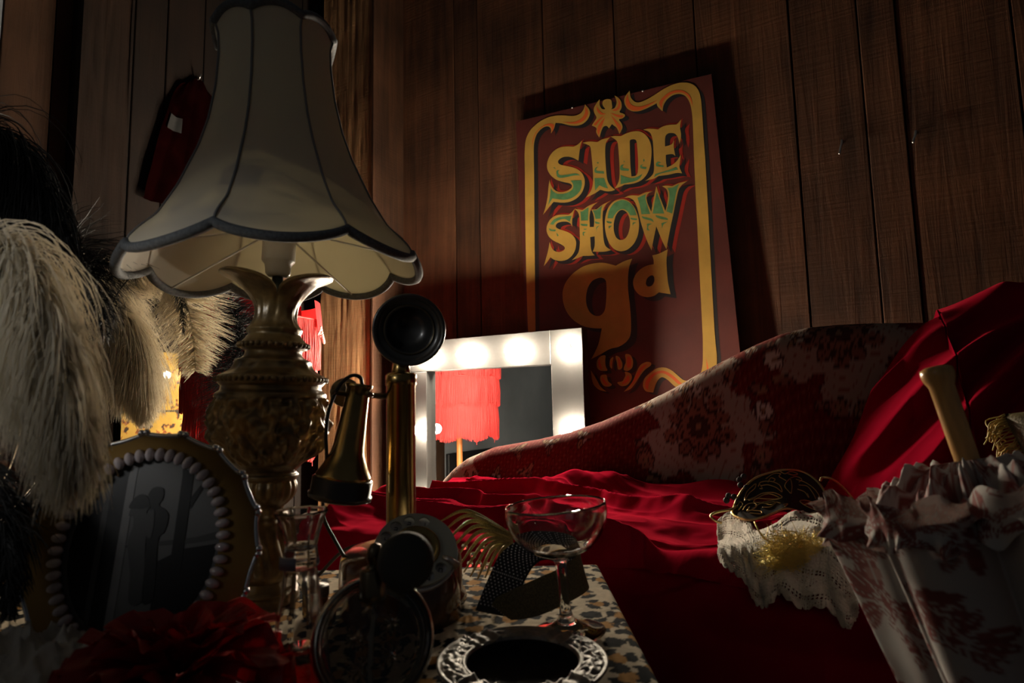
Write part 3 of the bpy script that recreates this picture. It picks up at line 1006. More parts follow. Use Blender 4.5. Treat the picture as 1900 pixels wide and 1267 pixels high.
# ------------------------------------------------------------------ table with leopard cloth
M['fur'] = mat('leopard_fabric', (.5, .45, .35), .95, spec=.05, attr='tone', bump=(1600, .3, .0006))
TZ = .48
TX1, TY1, TX0, TY0 = onz(1104, 1049, TZ).x + .004, onz(900, 1049, TZ).y, -1.0, .12
table = thing('side_table', (-.42, .45, 0), 'low table under a leopard print cloth, crowded with ornaments in front of the chaise', 'table')
mb = MB()
Mx = Matrix.Translation(((TX0 + TX1) / 2, (TY0 + TY1) / 2, TZ - .018)); mb.box(Mx, TX1 - TX0 - .006, TY1 - TY0 - .006, .024, .002)
obj('tabletop', mb, M['wood_dark'], table, smooth=False)
for x in (TX0 + .06, TX1 - .06):
    for y in (TY0 + .06, TY1 - .06):
        mb = MB(); mb.lathe([(0, 0), (.014, 0), (.018, .1), (.022, .44), (.022, .455)], 12, Matrix.Translation((x, y, 0)))
        obj('leg', mb, M['wood_dark'], table)


def leopard(x, y):
    base = np.array([.56, .48, .36]); ink = np.array([.010, .011, .013]); gold = np.array([.38, .20, .065])
    C = base * (.78 + .4 * fbm(x * 160, y * 90, 3))[..., None]
    cell = .033
    wx = x + .006 * (fbm(x * 90, y * 90) - .5); wy = y + .006 * (fbm(x * 90 + 7, y * 90 + 3) - .5)
    gi = np.floor(wx / cell).astype(int); gj = np.floor(wy / cell).astype(int)
    best = np.full(x.shape, 9.0); ang = np.zeros(x.shape); kid = np.zeros(x.shape); typ = np.zeros(x.shape)
    for a in (-1, 0, 1):
        for b in (-1, 0, 1):
            ci, cj = gi + a, gj + b
            jx = _perm[ci % 64, cj % 64]; jy = _perm[(ci + 31) % 64, (cj + 17) % 64]; jr = _perm[(ci + 11) % 64, (cj + 43) % 64]
            px_ = (ci + .2 + .6 * jx) * cell; py_ = (cj + .2 + .6 * jy) * cell
            el = .8 + .5 * _perm[(ci + 5) % 64, (cj + 29) % 64]
            rr = np.hypot((wx - px_) * el, (wy - py_)) / (cell * (.32 + .26 * jr))
            m = rr < best
            best = np.where(m, rr, best); ang = np.where(m, np.arctan2(wy - py_, wx - px_), ang); kid = np.where(m, jx * 6.28 + ci * 1.7, kid); typ = np.where(m, jr, typ)
    wob = .22 * (fbm(x * 260, y * 260, 3) - .5)
    r = best + wob
    ring = (r > .50) & (r < 1.12) & ((np.sin(ang * 3 + kid) + .35 * np.sin(ang * 5 + kid * 2)) > -.55)
    inner = r < .6
    small = typ < .30
    C[inner & ~small] = (gold * (.8 + .5 * fbm(x * 300, y * 200, 2))[..., None])[inner & ~small]
    C[ring & ~small] = ink
    C[small & (r < .8)] = ink
    return C


def cloth_table():
    step = .0017
    over = .10
    nx = int((TX1 - TX0 + over) / step); ny = int((TY1 - TY0 + over) / step)
    a = np.linspace(TX0, TX1 + over, nx); b = np.linspace(TY0, TY1 + over, ny)
    A, B = np.meshgrid(a, b)
    r = .006
    def fold(v, e):
        # distance along the cloth -> (position, drop)
        o = v - e
        pos = np.where(o < 0, v, e + r * np.sin(np.clip(o / r, 0, PI / 2)))
        drop = np.where(o < 0, 0, r * (1 - np.cos(np.clip(o / r, 0, PI / 2))) + np.maximum(0, o - r * PI / 2))
        return pos, drop
    X, dx = fold(A, TX1 - .004); Y, dy = fold(B, TY1 - .004)
    Z = TZ - np.maximum(dx, dy) - .0 * A
    Z = Z + (.0016 * (fbm(A * 14, B * 14) - .5) + .0009 * (fbm(A * 330, B * 200, 2) - .5)) * (np.maximum(dx, dy) <= 0)
    V = np.stack([X, Y, Z - .0012], -1)
    return V.reshape(-1, 3), np_grid_faces(nx, ny), leopard(A, B).reshape(-1, 3)


tc_ = obj('leopard_tablecloth', cloth_table(), M['fur'])
tag(tc_, 'cream and black leopard print cloth laid over the low table', 'tablecloth')

# ------------------------------------------------------------------ big table lamp
M['bronze'] = mat('aged_bronze', (.13, .088, .034), .36, .35, mottle=(45, .45, 1.9), bump=(150, .35, .002), coat=.35, coat_r=.2, spec=.5)
M['shade'] = mat('cream_shade_fabric', (.76, .73, .65), .85, translucent=.34, tcol=(.75, .70, .52), bump=(900, .12, .0005))
M['braid'] = mat('grey_braid', (.13, .14, .15), .8, bump=(1200, .5, .001), mottle=(300, .7, 1.2))
M['seam'] = mat('seam_grey', (.22, .22, .22), .8)
M['ceramic'] = mat('white_plastic', (.75, .72, .64), .35)
M['iron'] = mat('dark_rod', (.05, .07, .07), .4, .6)
M['wire'] = mat('white_wire', (.72, .70, .62), .5)
LY = .70
lb = onz(498, 1110, TZ); lb = Vector((lb.x, LY, TZ))
ltop = at(513, 560, LY)
lamp = thing('table_lamp', lb, 'large table lamp with bell shaped scalloped cream shade on an ornate bronze urn base', 'lamp')
lax = (ltop - lb).normalized()
LM = frame(lb, lax, (1, 0, 0))
LMi = LM.inverted()
k = LY / F


def lz(y):                                # height along lamp axis for picture row y
    # axis point whose projection has that row
    lo, hi = 0.0, .9
    for _ in range(30):
        mid = (lo + hi) / 2
        if pix(LM @ Vector((0, 0, mid)))[1] > y: lo = mid
        else: hi = mid
    return lo


def lp(rows):
    return [(hw * k * 1.0, lz(y)) for y, hw in rows]


def dense(pr, n=5):
    return [tuple(v)[:2] for v in crom([Vector((a, b, 0)) for a, b in pr], n)]


def lamp_part(name, rows, n=96, mod=None, sub=4, cap=False):
    mb = MB(); pr = dense(lp(rows), sub)
    mb.lathe(pr, n, LM, mod, cap=cap)
    return obj(name, mb, M['bronze'], lamp)


def mod_twist(r, z, a, i):
    e = .5 + .5 * math.cos(8 * a + z * 75)
    f = smooth01(z, .028, .045) * (1 - smooth01(z, .115, .125))
    return r * (1 - .16 * f * (1 - e ** .7)), z


zt_ = lz(1110)
lamp_part('foot', [(1122, 0), (1122, 60), (1114, 63), (1106, 61), (1100, 54), (1094, 56), (1086, 50), (1074, 44)], mod=lambda r, z, a, i: (r * (1 + .02 * math.cos(10 * a)), z))
lamp_part('twisted_stem', [(1076, 42), (1060, 46), (1030, 43), (1000, 37), (980, 38), (968, 42), (962, 40), (956, 33), (944, 30), (936, 32)], 112, mod_twist, 6)
lamp_part('acanthus_cup', [(938, 31), (932, 38), (922, 47), (912, 51), (900, 52), (890, 49), (886, 52), (880, 53), (876, 49), (871, 50)], 128, lambda r, z, a, i: (r * (1 - .07 * (1 - abs(math.cos(9 * a))) * (smooth01(z, lz(932), lz(920)) - smooth01(z, lz(893), lz(886)))), z), 6)


def mod_urn(r, z, a, i):
    f = smooth01(z, lz(862), lz(848)) * (1 - smooth01(z, lz(744), lz(736)))
    v = Vector((math.cos(a) * 2.6, math.sin(a) * 2.6, z * 26))
    fig = math.cos(7 * a + .6 * math.sin(z * 60)) * (.6 + .4 * math.sin(z * 85 + 2 * math.sin(3 * a)))
    h = mnoise.noise(v * 1.9) * .7 + mnoise.noise(v * 4.4 + Vector((3, 1, 7))) * .5 + .35 * fig
    h = max(-.35, min(.75, h))
    return r + f * .0115 * h, z


lamp_part('urn', [(872, 50), (866, 55), (858, 62), (848, 74), (836, 85), (820, 94), (804, 99), (788, 101), (770, 101), (754, 99), (742, 96), (736, 97), (730, 95), (724, 88), (716, 87)], 220, mod_urn, 7)
sh_ = lamp_part('shoulder', [(717, 87), (712, 92), (704, 95), (698, 92), (693, 82), (686, 72), (678, 68), (670, 66), (664, 54), (658, 50), (652, 50), (648, 58), (641, 60), (635, 56), (628, 50), (622, 46), (616, 47)], 96, lambda r, z, a, i: (r + (.0012 * math.cos(14 * a) * math.cos(z * 200) if lz(700) < z < lz(668) else 0), z), 5)
mb = MB()
zb = lz(705); rb = 95 * k
for q in range(54):
    a = 2 * PI * q / 54
    mb.ball(LM @ Vector((rb * math.cos(a), rb * math.sin(a), zb)), .0034, 8, 6)
obj('bead_band', mb, M['bronze'], lamp); mb = MB()
zb2 = lz(642); rb2 = 60 * k
for q in range(34):
    a = 2 * PI * q / 34
    mb.ball(LM @ Vector((rb2 * math.cos(a), rb2 * math.sin(a), zb2)), .0034, 8, 6)
obj('bead_band', mb, M['bronze'], lamp)


def mod_neck(r, z, a, i):
    t = smooth01(z, lz(585), lz(521))
    if i > NECK_TOP: t = smooth01(z, lz(590), lz(523)) * .96
    # two broad leaf lips curling out left and right of the viewer
    b = a - math.radians(22)
    lobe = abs(math.cos(b)) ** .45
    v = Vector((math.cos(a) * 3, math.sin(a) * 3, z * 30))
    rr = r * (1 + t ** 1.5 * 1.0 * lobe - t * .30 * (1 - lobe)) + .0022 * mnoise.noise(v * 1.5) * (1 - t)
    return rr, z - t ** 1.2 * .020 * (1 - lobe) + (t ** 1.5 * .016 - (max(0, t - .7) / .3) ** 2 * .008) * lobe


NECK_TOP = 11 * 5
lamp_part('neck', [(618, 47), (612, 48), (606, 43), (598, 39), (588, 37), (576, 37), (564, 38), (552, 41), (542, 45), (533, 49), (526, 51), (521, 49), (523, 45), (532, 40), (545, 34), (570, 28), (590, 20), (590, 0)], 96, mod_neck, 5)
mb = MB(); mb.tube([LM @ Vector((0, 0, lz(592))), LM @ Vector((0, 0, lz(512)))], 10 * k, 16); obj('rod', mb, M['iron'], lamp)
mb = MB(); mb.lathe([(0, lz(514))] + lp([(514, 17), (508, 22), (497, 23), (490, 25), (486, 29), (484, 30), (467, 30), (440, 30)]) + [(0, lz(440))], 32, LM)
obj('lamp_holder', mb, M['ceramic'], lamp)
# shade
sb = at(520, 497, LY); stp = at(500, 72, LY)
sax = (stp - sb).normalized()
sax = (Matrix.Rotation(math.radians(1.5), 3, 'Y') @ sax)
SMx = frame(sb, sax, (1, 0, 0))
SH_H = (stp - sb).length
SR = [(0, 281), (.03, 275), (.075, 258), (.145, 226), (.27, 188), (.44, 149), (.56, 129), (.70, 114), (.84, 106), (.93, 105), (1, 112)]
SRx = [a for a, b in SR]; SRy = [b * k * (.89 + .13 * a) for a, b in SR]
PH = math.radians(-67.6)                 # a seam on either side of the front


def shade_pt(th, t, ins=0.0):
    g = 4 * (th - PH) + PI / 2              # cusps where sin(g)=0
    lobe = abs(math.sin(g)) ** .75
    r = float(np.interp(t, SRx, SRy))
    r *= (1 - .035 * (lobe) * smooth01(t, .12, .4)) * (1 + .05 * lobe * (1 - smooth01(t, 0, .10)))
    r -= ins
    z = t * SH_H
    lowdrop = .018 * (lobe - .35) * (1 - smooth01(t, 0, .18))
    topup = .010 * (lobe - .5) * smooth01(t, .9, 1)
    return SMx @ Vector((r * math.cos(th), r * math.sin(th), z - lowdrop + topup))


mb = MB()
mb.grid(lambda u, v: shade_pt(2 * PI * u, v ** 1.25), 256, 60, closed_u=True)
shade = obj('lamp_shade', mb, M['shade'], lamp)
md = shade.modifiers.new('thickness', 'SOLIDIFY'); md.thickness = .0012; md.offset = -1
mb = MB(); mb.tube([shade_pt(2 * PI * q / 256, .006) for q in range(256)], .0052, 8, closed=True); obj('bottom_braid', mb, M['braid'], shade)
mb = MB(); mb.tube([shade_pt(2 * PI * q / 192, .99) for q in range(192)], .0050, 8, closed=True); obj('top_braid', mb, M['braid'], shade)
cus = [PH - PI / 8 + q * PI / 4 for q in range(8)]
for th in cus:
    mb = MB(); mb.tube([shade_pt(th, t, -.0006) for t in np.linspace(.01, .985, 40)], .0014, 6); obj('seam_piping', mb, M['seam'], shade)
zr = .03
hub = SMx @ Vector((0, 0, zr + .012))
mb = MB(); mb.tube([SMx @ Vector((.021 * math.cos(2 * PI * q / 32), .021 * math.sin(2 * PI * q / 32), zr + .012)) for q in range(32)], .0015, 6, closed=True)
for th in (cus[1] + .12, cus[3] + .12, cus[5] + .12, cus[7] + .12):
    e = shade_pt(th + PI / 8, .012, .003)
    d_ = Vector((math.cos(th + PI / 8), math.sin(th + PI / 8), 0))
    mb.tube([SMx @ (d_ * .021 + Vector((0, 0, zr + .012))), e], .0012, 6)
obj('support_wires', mb, M['wire'], shade)

# ------------------------------------------------------------------ red fringed lamp
M['redfab'] = mat('red_lamp_fabric', (.50, .012, .016), .7, translucent=.35, tcol=(.7, .02, .02), bump=(500, .2, .001))
M['fringe'] = mat('red_fringe', (.52, .02, .018), .55, translucent=.25, tcol=(.8, .03, .02), sheen=.3, sheen_c=(1, .2, .15))
M['orangewood'] = mat('varnished_wood', (.48, .17, .045), .3, coat=.4, mottle=(6, .8, 1.2, (6, 6, 1)))
M['bead'] = mat('white_bead', (.8, .78, .72), .25)
FL = at(468, 700, 1.82); FL = Vector((FL.x, FL.y, 0))
fr = .19
fz0, fz1 = .545, 1.02
fl = thing('fringed_floor_lamp', FL, 'red fringed shade on a slender wooden lamp stand, behind the bronze urn lamp', 'lamp')
mb = MB(); mb.lathe([(0, 0), (.13, 0), (.13, .02), (.05, .035), (.018, .06), (.015, .3), (.02, .33), (.014, .36), (.013, fz1 - .1)], 32, Matrix.Translation(FL)); obj('stand', mb, M['orangewood'], fl)
mb = MB()
def fsh(u, v):
    a = 2 * PI * u
    r = fr * (.82 - .10 * v) * (1 + .03 * abs(math.cos(4 * a)))
    return FL + Vector((r * math.cos(a), r * math.sin(a), fz0 + .09 + (fz1 - fz0 - .09) * v))
mb.grid(fsh, 96, 10, closed_u=True)
shd = obj('lamp_shade', mb, M['redfab'], fl)
def fringe_tier(zt, zb, rr, n, seed, part=(0, 2 * PI)):
    r_ = random.Random(seed); mb = MB()
    for q in range(n):
        a = part[0] + (part[1] - part[0]) * q / n
        sc_ = 1 + .03 * abs(math.cos(4 * a))
        L = zb + r_.uniform(0, .012) - (.02 if r_.random() < .006 else 0) + .02 * (1 - abs(math.cos(4 * a)))
        e = r_.uniform(-.003, .003); e2 = r_.uniform(-.004, .004)
        p = [FL + Vector((rr * sc_ * math.cos(a), rr * sc_ * math.sin(a), zt)), FL + Vector(((rr * sc_ + .004 + e) * math.cos(a + e), (rr * sc_ + .004 + e) * math.sin(a + e), (zt + L) / 2)), FL + Vector(((rr * sc_ + .002 + e2) * math.cos(a + e2), (rr * sc_ + .002 + e2) * math.sin(a + e2), L))]
        mb.tube(p, [.0013, .0015, .0012], 4, cap=False)
    mb.tube([FL + Vector((rr * (1 + .03 * abs(math.cos(4 * 2 * PI * q / 96))) * math.cos(2 * PI * q / 96), rr * (1 + .03 * abs(math.cos(4 * 2 * PI * q / 96))) * math.sin(2 * PI * q / 96), zt)) for q in range(96)], .003, 5, closed=True)
    return obj('fringe', mb, M['fringe'], fl)
fringe_tier(.71, .535, fr * .93, 560, 1)
fringe_tier(.83, .685, fr * .97, 560, 2)
fringe_tier(.97, .81, fr * 1.0, 560, 3)
# beaded fabric flounce round the top
mb = MB()
def flo(u, v):
    a = math.radians(-6 + 150 * u)
    sca = abs(math.sin(5 * a)) ** .7
    r = fr * (1.03 + .07 * v)
    return FL + Vector((r * math.cos(a), r * math.sin(a), 1.03 - v * (.075 + .045 * sca)))
mb.grid(flo, 110, 8)
fo = obj('flounce', mb, M['redfab'], fl)
mb = MB()
for q in range(81):
    p = flo(q / 80, 1.0); mb.ball(p - Vector((0, 0, .003)), .0042, 8, 6)
obj('bead_trim', mb, M['bead'], fo)
# ------------------------------------------------------------------ candlestick telephone
M['brass'] = mat('aged_brass', (.40, .28, .11), .24, 1, mottle=(30, .7, 1.15), bump=(200, .05, .0005))
M['brassdark'] = mat('dark_brass', (.20, .16, .10), .3, 1, mottle=(30, .6, 1.2))
M['bakelite'] = mat('black_bakelite', (.022, .021, .020), .34, coat=.3)
M['mahog'] = mat('mahogany', (.10, .035, .012), .22, coat=.6, mottle=(10, .6, 1.3, (4, 4, 1)))
M['steelplate'] = mat('dial_plate', (.42, .42, .35), .32, .3)
M['enamel'] = mat('dial_enamel', (.62, .62, .64), .35)
M['cord'] = mat('black_cord', (.02, .02, .02), .5)
PB = onz(745, 1122, TZ); PB = Vector((PB.x, PB.y, TZ))
PY = PB.y
kp = PY / F
phone = thing('candlestick_telephone', PB, 'brass candlestick telephone with black mouthpiece and rotary dial on a round wooden base', 'telephone')
mb = MB()
mb.lathe([(0, 0), (.070, 0), (.073, .006), (.0715, .012), (.068, .017), (.0675, .046), (.066, .055), (.058, .062), (.040, .067), (.0, .069)], 64, Matrix.Translation(PB))
obj('base', mb, M['mahog'], phone)
cz0 = PB.z + .055
ctop = at(744, 697, PY)
cb = Vector((ctop.x + .0, PY, cz0))
rc = 26.5 * kp
mb = MB(); mb.lathe([(rc * 1.7, 0), (rc * 1.55, .008), (rc * 1.1, .014), (rc, .02), (rc, (ctop - cb).length - .012), (rc * 1.07, (ctop - cb).length - .011), (rc * 1.07, (ctop - cb).length), (rc * .95, (ctop - cb).length + .003), (0, (ctop - cb).length + .004)], 40, frame(cb, ctop - cb))
obj('column', mb, M['brass'], phone)
nk = at(745, 682, PY)
mb = MB(); mb.lathe([(0, -.004), (.012, -.004), (.010, .010), (.009, .022), (0, .022)], 24, frame(ctop, (0, 0, 1))); obj('neck', mb, M['brass'], phone)
mc = at(759, 612, PY - .016)
mdir = (CAM + Vector((-.02, 0, -.02)) - mc).normalized()
MM = frame(mc, mdir)
rm = 68 * (PY - .016) / F
mb = MB()
mb.lathe([(0, -.034), (rm * .42, -.034), (rm * .55, -.030), (rm * .86, -.012), (rm * .97, -.004), (rm, .002), (rm * .985, .0055), (rm * .93, .006), (rm * .86, .003), (rm * .70, -.006), (rm * .66, -.004), (rm * .63, -.006), (rm * .60, -.012), (rm * .50, -.020), (rm * .30, -.024), (0, -.025)], 64, MM)
obj('mouthpiece', mb, M['bakelite'], phone)
mb = MB(); mb.tube([rm * .685 * (MM.to_3x3() @ Vector((math.cos(a), math.sin(a), 0))) + mc - mdir * .0045 for a in np.linspace(0, 2 * PI, 48)[:-1]], .0011, 6, closed=True)
obj('mouthpiece_ring', mb, M['brassdark'], phone)
# rotary dial
dc = at(772, 1019, PY - .082)
_vd = (CAM - dc).normalized()
dn = (Matrix.Rotation(math.radians(-34), 3, 'X') @ _vd).normalized()
dn = (Matrix.Rotation(math.radians(4), 3, 'Y') @ dn).normalized()
rd = 77 * (PY - .082) / F
DM = frame(dc, dn, (1, 0, 0))
mb = MB()
hb_ = Vector((dc.x - .004, PB.y - .036, TZ + .002))
pts_ = [hb_ + Vector((0, 0, .0)), hb_ + Vector((0, -.002, .02)), dc - dn * .016]
mb.tube(pts_, [.044, .043, rd * .80], 40)
obj('dial_housing', mb, M['mahog'], phone)
mb = MB(); mb.lathe([(0, -.016), (rd * .80, -.016), (rd * .96, -.010), (rd * 1.0, -.005), (rd * .98, -.002), (rd * .95, -.004), (0, -.004)], 64, DM)
obj('dial_plate', mb, M['enamel'], phone)
# finger wheel with ten holes
holes = [math.radians(82 + 27 * q) for q in range(10)]
mb = MB()
circ = lambda cx, cy, r, n: [(cx + r * math.cos(2 * PI * q / n), cy + r * math.sin(2 * PI * q / n)) for q in range(n)]
for zz, flip in ((0, 0), (.0025, 0)):
    outer = [DM @ Vector((x, y, zz)) for x, y in circ(0, 0, rd * .955, 80)]
    hs_ = [[DM @ Vector((x, y, zz)) for x, y in circ(rd * .755 * math.cos(a), rd * .755 * math.sin(a), rd * .135, 20)] for a in holes]
    mb.poly(outer, hs_)
for r_, c_ in [(rd * .955, (0, 0))] + [(rd * .135, (rd * .755 * math.cos(a), rd * .755 * math.sin(a))) for a in holes]:
    mb.lathe([(r_, 0), (r_, .0025)], 40, DM @ Matrix.Translation((*c_, 0)))
obj('finger_wheel', mb, M['steelplate'], phone, smooth=False)
mb = MB(); mb.lathe([(rd * .56, .0025), (rd * .55, .0055), (rd * .50, .006), (rd * .46, .0045), (rd * .40, .0045), (rd * .3, .007), (rd * .15, .0085), (0, .009)], 48, DM); obj('dial_hub', mb, M['brass'], phone)
# digits on the enamel plate
mb = MB()
SEG = {'1': 'bc', '2': 'abged', '3': 'abgcd', '4': 'fgbc', '5': 'afgcd', '6': 'afgedc', '7': 'abc', '8': 'abcdefg', '9': 'abcdfg', '0': 'abcdef'}
SP = {'a': ((-1, 1.6), (1, 1.6)), 'b': ((1, 1.6), (1, 0)), 'c': ((1, 0), (1, -1.6)), 'd': ((-1, -1.6), (1, -1.6)), 'e': ((-1, 0), (-1, -1.6)), 'f': ((-1, 1.6), (-1, 0)), 'g': ((-1, 0), (1, 0))}
for ch, a in zip('1234567890', holes):
    cx, cy = rd * .755 * math.cos(a), rd * .755 * math.sin(a)
    for sg in SEG[ch]:
        (x0, y0), (x1, y1) = SP[sg]; e = .0016
        mb.tube([DM @ Vector((cx + x0 * e, cy + y0 * e, -.0038)), DM @ Vector((cx + x1 * e, cy + y1 * e, -.0038))], .0004, 4)
obj('dial_numerals', mb, M['bakelite'], phone, smooth=False)
mb = MB(); mb.tube([DM @ Vector((rd * .98, -rd * .32, .000)), DM @ Vector((rd * .80, -rd * .26, .005)), DM @ Vector((rd * .62, -rd * .2, .005))], [.004, .003, .002], 10); obj('finger_stop', mb, M['steel'], phone)
# switch hook
hk = at(716, 735, PY); h2 = at(688, 733, PY - .03)
mb = MB(); mb.tube([cb + (ctop - cb) * .88, hk - Vector((.004, 0, 0)), h2], [.0035, .0035, .003], 10)
mb.tube(crom([h2 + Vector((-.001, -.012, .002)), h2, h2 + Vector((-.022, .004, .001)), h2 + Vector((-.036, -.006, .003)), h2 + Vector((-.036, -.022, .004))], 6), .0028, 8)
obj('switch_hook', mb, M['brassdark'], phone)
mb = MB(); px0 = at(640, 728, PY + .012)
mb.lathe([(0, -.003), (.016, -.003), (.017, 0), (.016, .003), (0, .004)], 32, frame(px0, (CAM - px0)))
obj('hook_plate', mb, M['brassdark'], phone)
# receiver
RYc = PY - .028
ra, rb_ = at(667, 712, RYc), at(633, 908, RYc)
rax = (rb_ - ra)
RL = rax.length
kr = RYc / F
RM = frame(ra, rax, (1, 0, 0))
rec = thing('telephone_receiver', rb_, 'brass trumpet shaped receiver with black ear cap hanging from the telephone hook', 'telephone receiver')
mb = MB(); mb.lathe([(0, 0), (25 * kr, 0), (25 * kr, .003), (22 * kr, .006), (21.5 * kr, RL * .12), (25 * kr, RL * .40), (28 * kr, RL * .60), (29 * kr, RL * .62), (30 * kr, RL * .66), (41 * kr, RL * .79), (49 * kr, RL * .86), (51 * kr, RL * .90), (0, RL * .90)], 44, RM)
obj('handle', mb, M['brass'], rec)
mb = MB(); mb.lathe([(0, RL * .885), (50 * kr, RL * .885), (54 * kr, RL * .90), (54 * kr, RL * 1.03), (57 * kr, RL * 1.04), (56 * kr, RL * 1.08), (45 * kr, RL * 1.10), (0, RL * 1.09)], 48, RM)
obj('ear_cap', mb, M['bakelite'], rec)
cp = [(672, 713, -.000), (668, 700, -.004), (652, 697, -.010), (630, 715, -.014), (612, 755, -.016), (605, 800, -.014), (606, 850, -.006), (604, 890, .02), (599, 930, .03), (602, 965, .03), (620, 1000, .025), (640, 1035, .01), (655, 1060, -.005)]
mb = MB(); mb.tube(crom([at(x, y, RYc + dy) for x, y, dy in cp] + [PB + Vector((-.062, -.02, .035)), PB + Vector((-.045, 0, .045))], 8), .0021, 8)
obj('receiver_cord', mb, M['cord'], rec)
mb = MB(); mb.tube(crom([PB + Vector((-.06, .015, .045)), at(650, 1048, PY + .05), at(690, 1010, PY + .07), at(640, 1020, PY + .09), at(596, 1062, PY + .10), at(585, 1075, PY + .08)], 10), .0022, 8)
obj('line_cord', mb, M['cord'], phone)
# ------------------------------------------------------------------ glassware and small things on the table
M['glass'] = mat('clear_glass', (.97, .97, .97), .0, trans=1, ior=1.48)
M['smoke'] = mat('smoky_glass', (.24, .23, .21), .03, trans=1, ior=1.48)
M['liquid'] = mat('red_liquid', (.85, .01, .008), .0, trans=1, ior=1.36)
M['pewter'] = mat('pewter', (.27, .26, .24), .55, .8, mottle=(60, .55, 1.2), bump=(60, .1, .001))
M['black_in'] = mat('black_enamel', (.006, .006, .006), .8, spec=.1)
M['rubber'] = mat('black_netting', (.05, .047, .04), .75, bump=(700, .5, .001))
M['labelgrey'] = mat('grey_collar', (.20, .17, .20), .45)

# champagne coupe
cbp = onz(1053, 1172, TZ + .003)
CYk = cbp.y / F
rimc = at(1030, 935, cbp.y)
coupe = thing('champagne_coupe', cbp, 'empty clear glass champagne coupe beside the pewter ashtray', 'glass')
GM = frame(cbp, rimc - cbp, (1, 0, 0))
GH = (rimc - cbp).length
rr = 91 * CYk
outer = [(0, 0), (.0335, 0), (.0345, .0012), (.030, .003), (.018, .0065), (.0085, .012), (.0055, .022), (.0048, .040), (.0052, .055), (.0075, GH - .0515), (.018, GH - .0475), (.031, GH - .0415), (.041, GH - .032), (.0470, GH - .020), (rr * 1.012, GH - .009), (rr, GH)]
inner = [(rr - .0012, GH), (rr * 1.012 - .0013, GH - .009), (.0456, GH - .0195), (.0395, GH - .0308), (.030, GH - .0398), (.016, GH - .0452), (0, GH - .0468)]
mb = MB(); mb.lathe(dense(outer, 5)[:-1] + [(rr - .0003, GH + .0004)] + [(rr - .0009, GH + .0004)] + dense(inner, 5), 72, GM)
obj('coupe', mb, M['glass'], coupe)

# pewter ashtray
ac = onz(969, 1222, TZ + .018); ac.z = TZ
AR = 151 * ac.y / F
ash = thing('ashtray', ac, 'round pewter ashtray with embossed rim and black bowl at the front edge of the picture', 'ashtray')
rests = [math.radians(q) for q in (52, 128, 232, 308)]


def mod_ash(r, z, a, i):
    if AR * .66 < r < AR * 1.01 and z > .012:
        g = 0
        for t in rests:
            dlt = abs((a - t + PI) % (2 * PI) - PI) * r
            if dlt < .0085:
                g += (math.cos(dlt / .0085 * PI) + 1) / 2
        ridge_ = math.cos(min(1, min(abs((a - t + PI) % (2 * PI) - PI) * r for t in rests) / .013) * PI * 2)
        onrest = min(abs((a - t + PI) % (2 * PI) - PI) * r for t in rests) < .013
        x, y = r * math.cos(a), r * math.sin(a)
        if onrest:
            z += .0016 * ridge_ - .0016 * g
        elif AR * .71 < r < AR * .95:
            u = a * 7.0; v = (r - AR * .83) / (AR * .12)
            sw = math.sin(u * 2 + 2.2 * math.sin(v * 3)) * math.cos(v * 2.5 + math.sin(u * 3))
            z += .0011 * sw + .0008 * mnoise.noise(Vector((x * 260, y * 260, 0)))
    return r, z


pr = [(0, .004), (AR * .6, .004), (AR * .64, 0), (AR * .70, 0), (AR * .80, .008), (AR * .985, .0165), (AR, .0178), (AR * .995, .019), (AR * .975, .0192), (AR * .95, .0182)]
pr += [(AR * (.95 - .245 * q / 22), .0182 + .0012 * math.sin(PI * q / 22)) for q in range(1, 23)]
pr += [(AR * .69, .0188), (AR * .668, .0185), (AR * .655, .016)]
mb = MB(); mb.lathe(pr, 360, Matrix.Translation(ac), mod_ash)
obj('rim', mb, M['pewter'], ash)
mb = MB(); mb.lathe([(AR * .664, .0168), (AR * .63, .010), (AR * .55, .0065), (0, .0055)], 72, Matrix.Translation(ac)); obj('bowl', mb, M['black_in'], ash)

# flared glass bottle with red liquid
BY = .455
kb = BY / F
bb = Vector((at(556, 1290, BY).x, BY, TZ))
bt = at(559, 949, BY)
bott = thing('glass_decanter', bb, 'slender fluted glass bottle with flared stopper and red liquid, beside the red rosette', 'bottle')
BM = frame(bb, bt - bb, (1, 0, 0)); BH = (bt - bb).length
def bz_(y): return BH * (1290 - y) / (1290 - 949)
flute = lambda r, z, a, i: (r * (1 - .07 * abs(math.sin(4 * a)) ** .8), z)
rows = [(1290, 0), (1290, 50), (1284, 56), (1255, 55), (1225, 52), (1190, 49), (1160, 47), (1130, 43), (1100, 38), (1075, 34), (1052, 31), (1044, 30)]
outer = [(w * kb, bz_(y)) for y, w in rows]
inner = [(28 * kb, bz_(1044)), (28 * kb, bz_(1060)), (33 * kb, bz_(1100)), (39 * kb, bz_(1140)), (43 * kb, bz_(1180)), (47 * kb, bz_(1240)), (49 * kb, bz_(1278)), (0, bz_(1280))]
mb = MB(); mb.lathe(outer[:2] + dense(outer[1:], 4) + dense(inner, 4), 80, BM, flute); obj('bottle', mb, M['glass'], bott)
mb = MB(); mb.lathe([(0, bz_(1279)), (48.0 * kb, bz_(1277)), (46.2 * kb, bz_(1240)), (44 * kb, bz_(1205)), (42 * kb, bz_(1182)), (0, bz_(1182))], 80, BM, flute); obj('liquid', mb, M['liquid'], bott)
rows = [(1043, 0), (1043, 31), (1036, 34), (1022, 32), (1010, 30), (1000, 31), (985, 35), (968, 40), (955, 45), (948, 49), (946, 48), (951, 43), (968, 35), (985, 29), (1000, 24), (1012, 20), (1018, 0)]
mb = MB(); mb.lathe([(w * kb, bz_(y)) for y, w in rows[:2]] + dense([(w * kb, bz_(y)) for y, w in rows[1:]], 4), 80, BM, flute); obj('stopper', mb, M['glass'], bott)
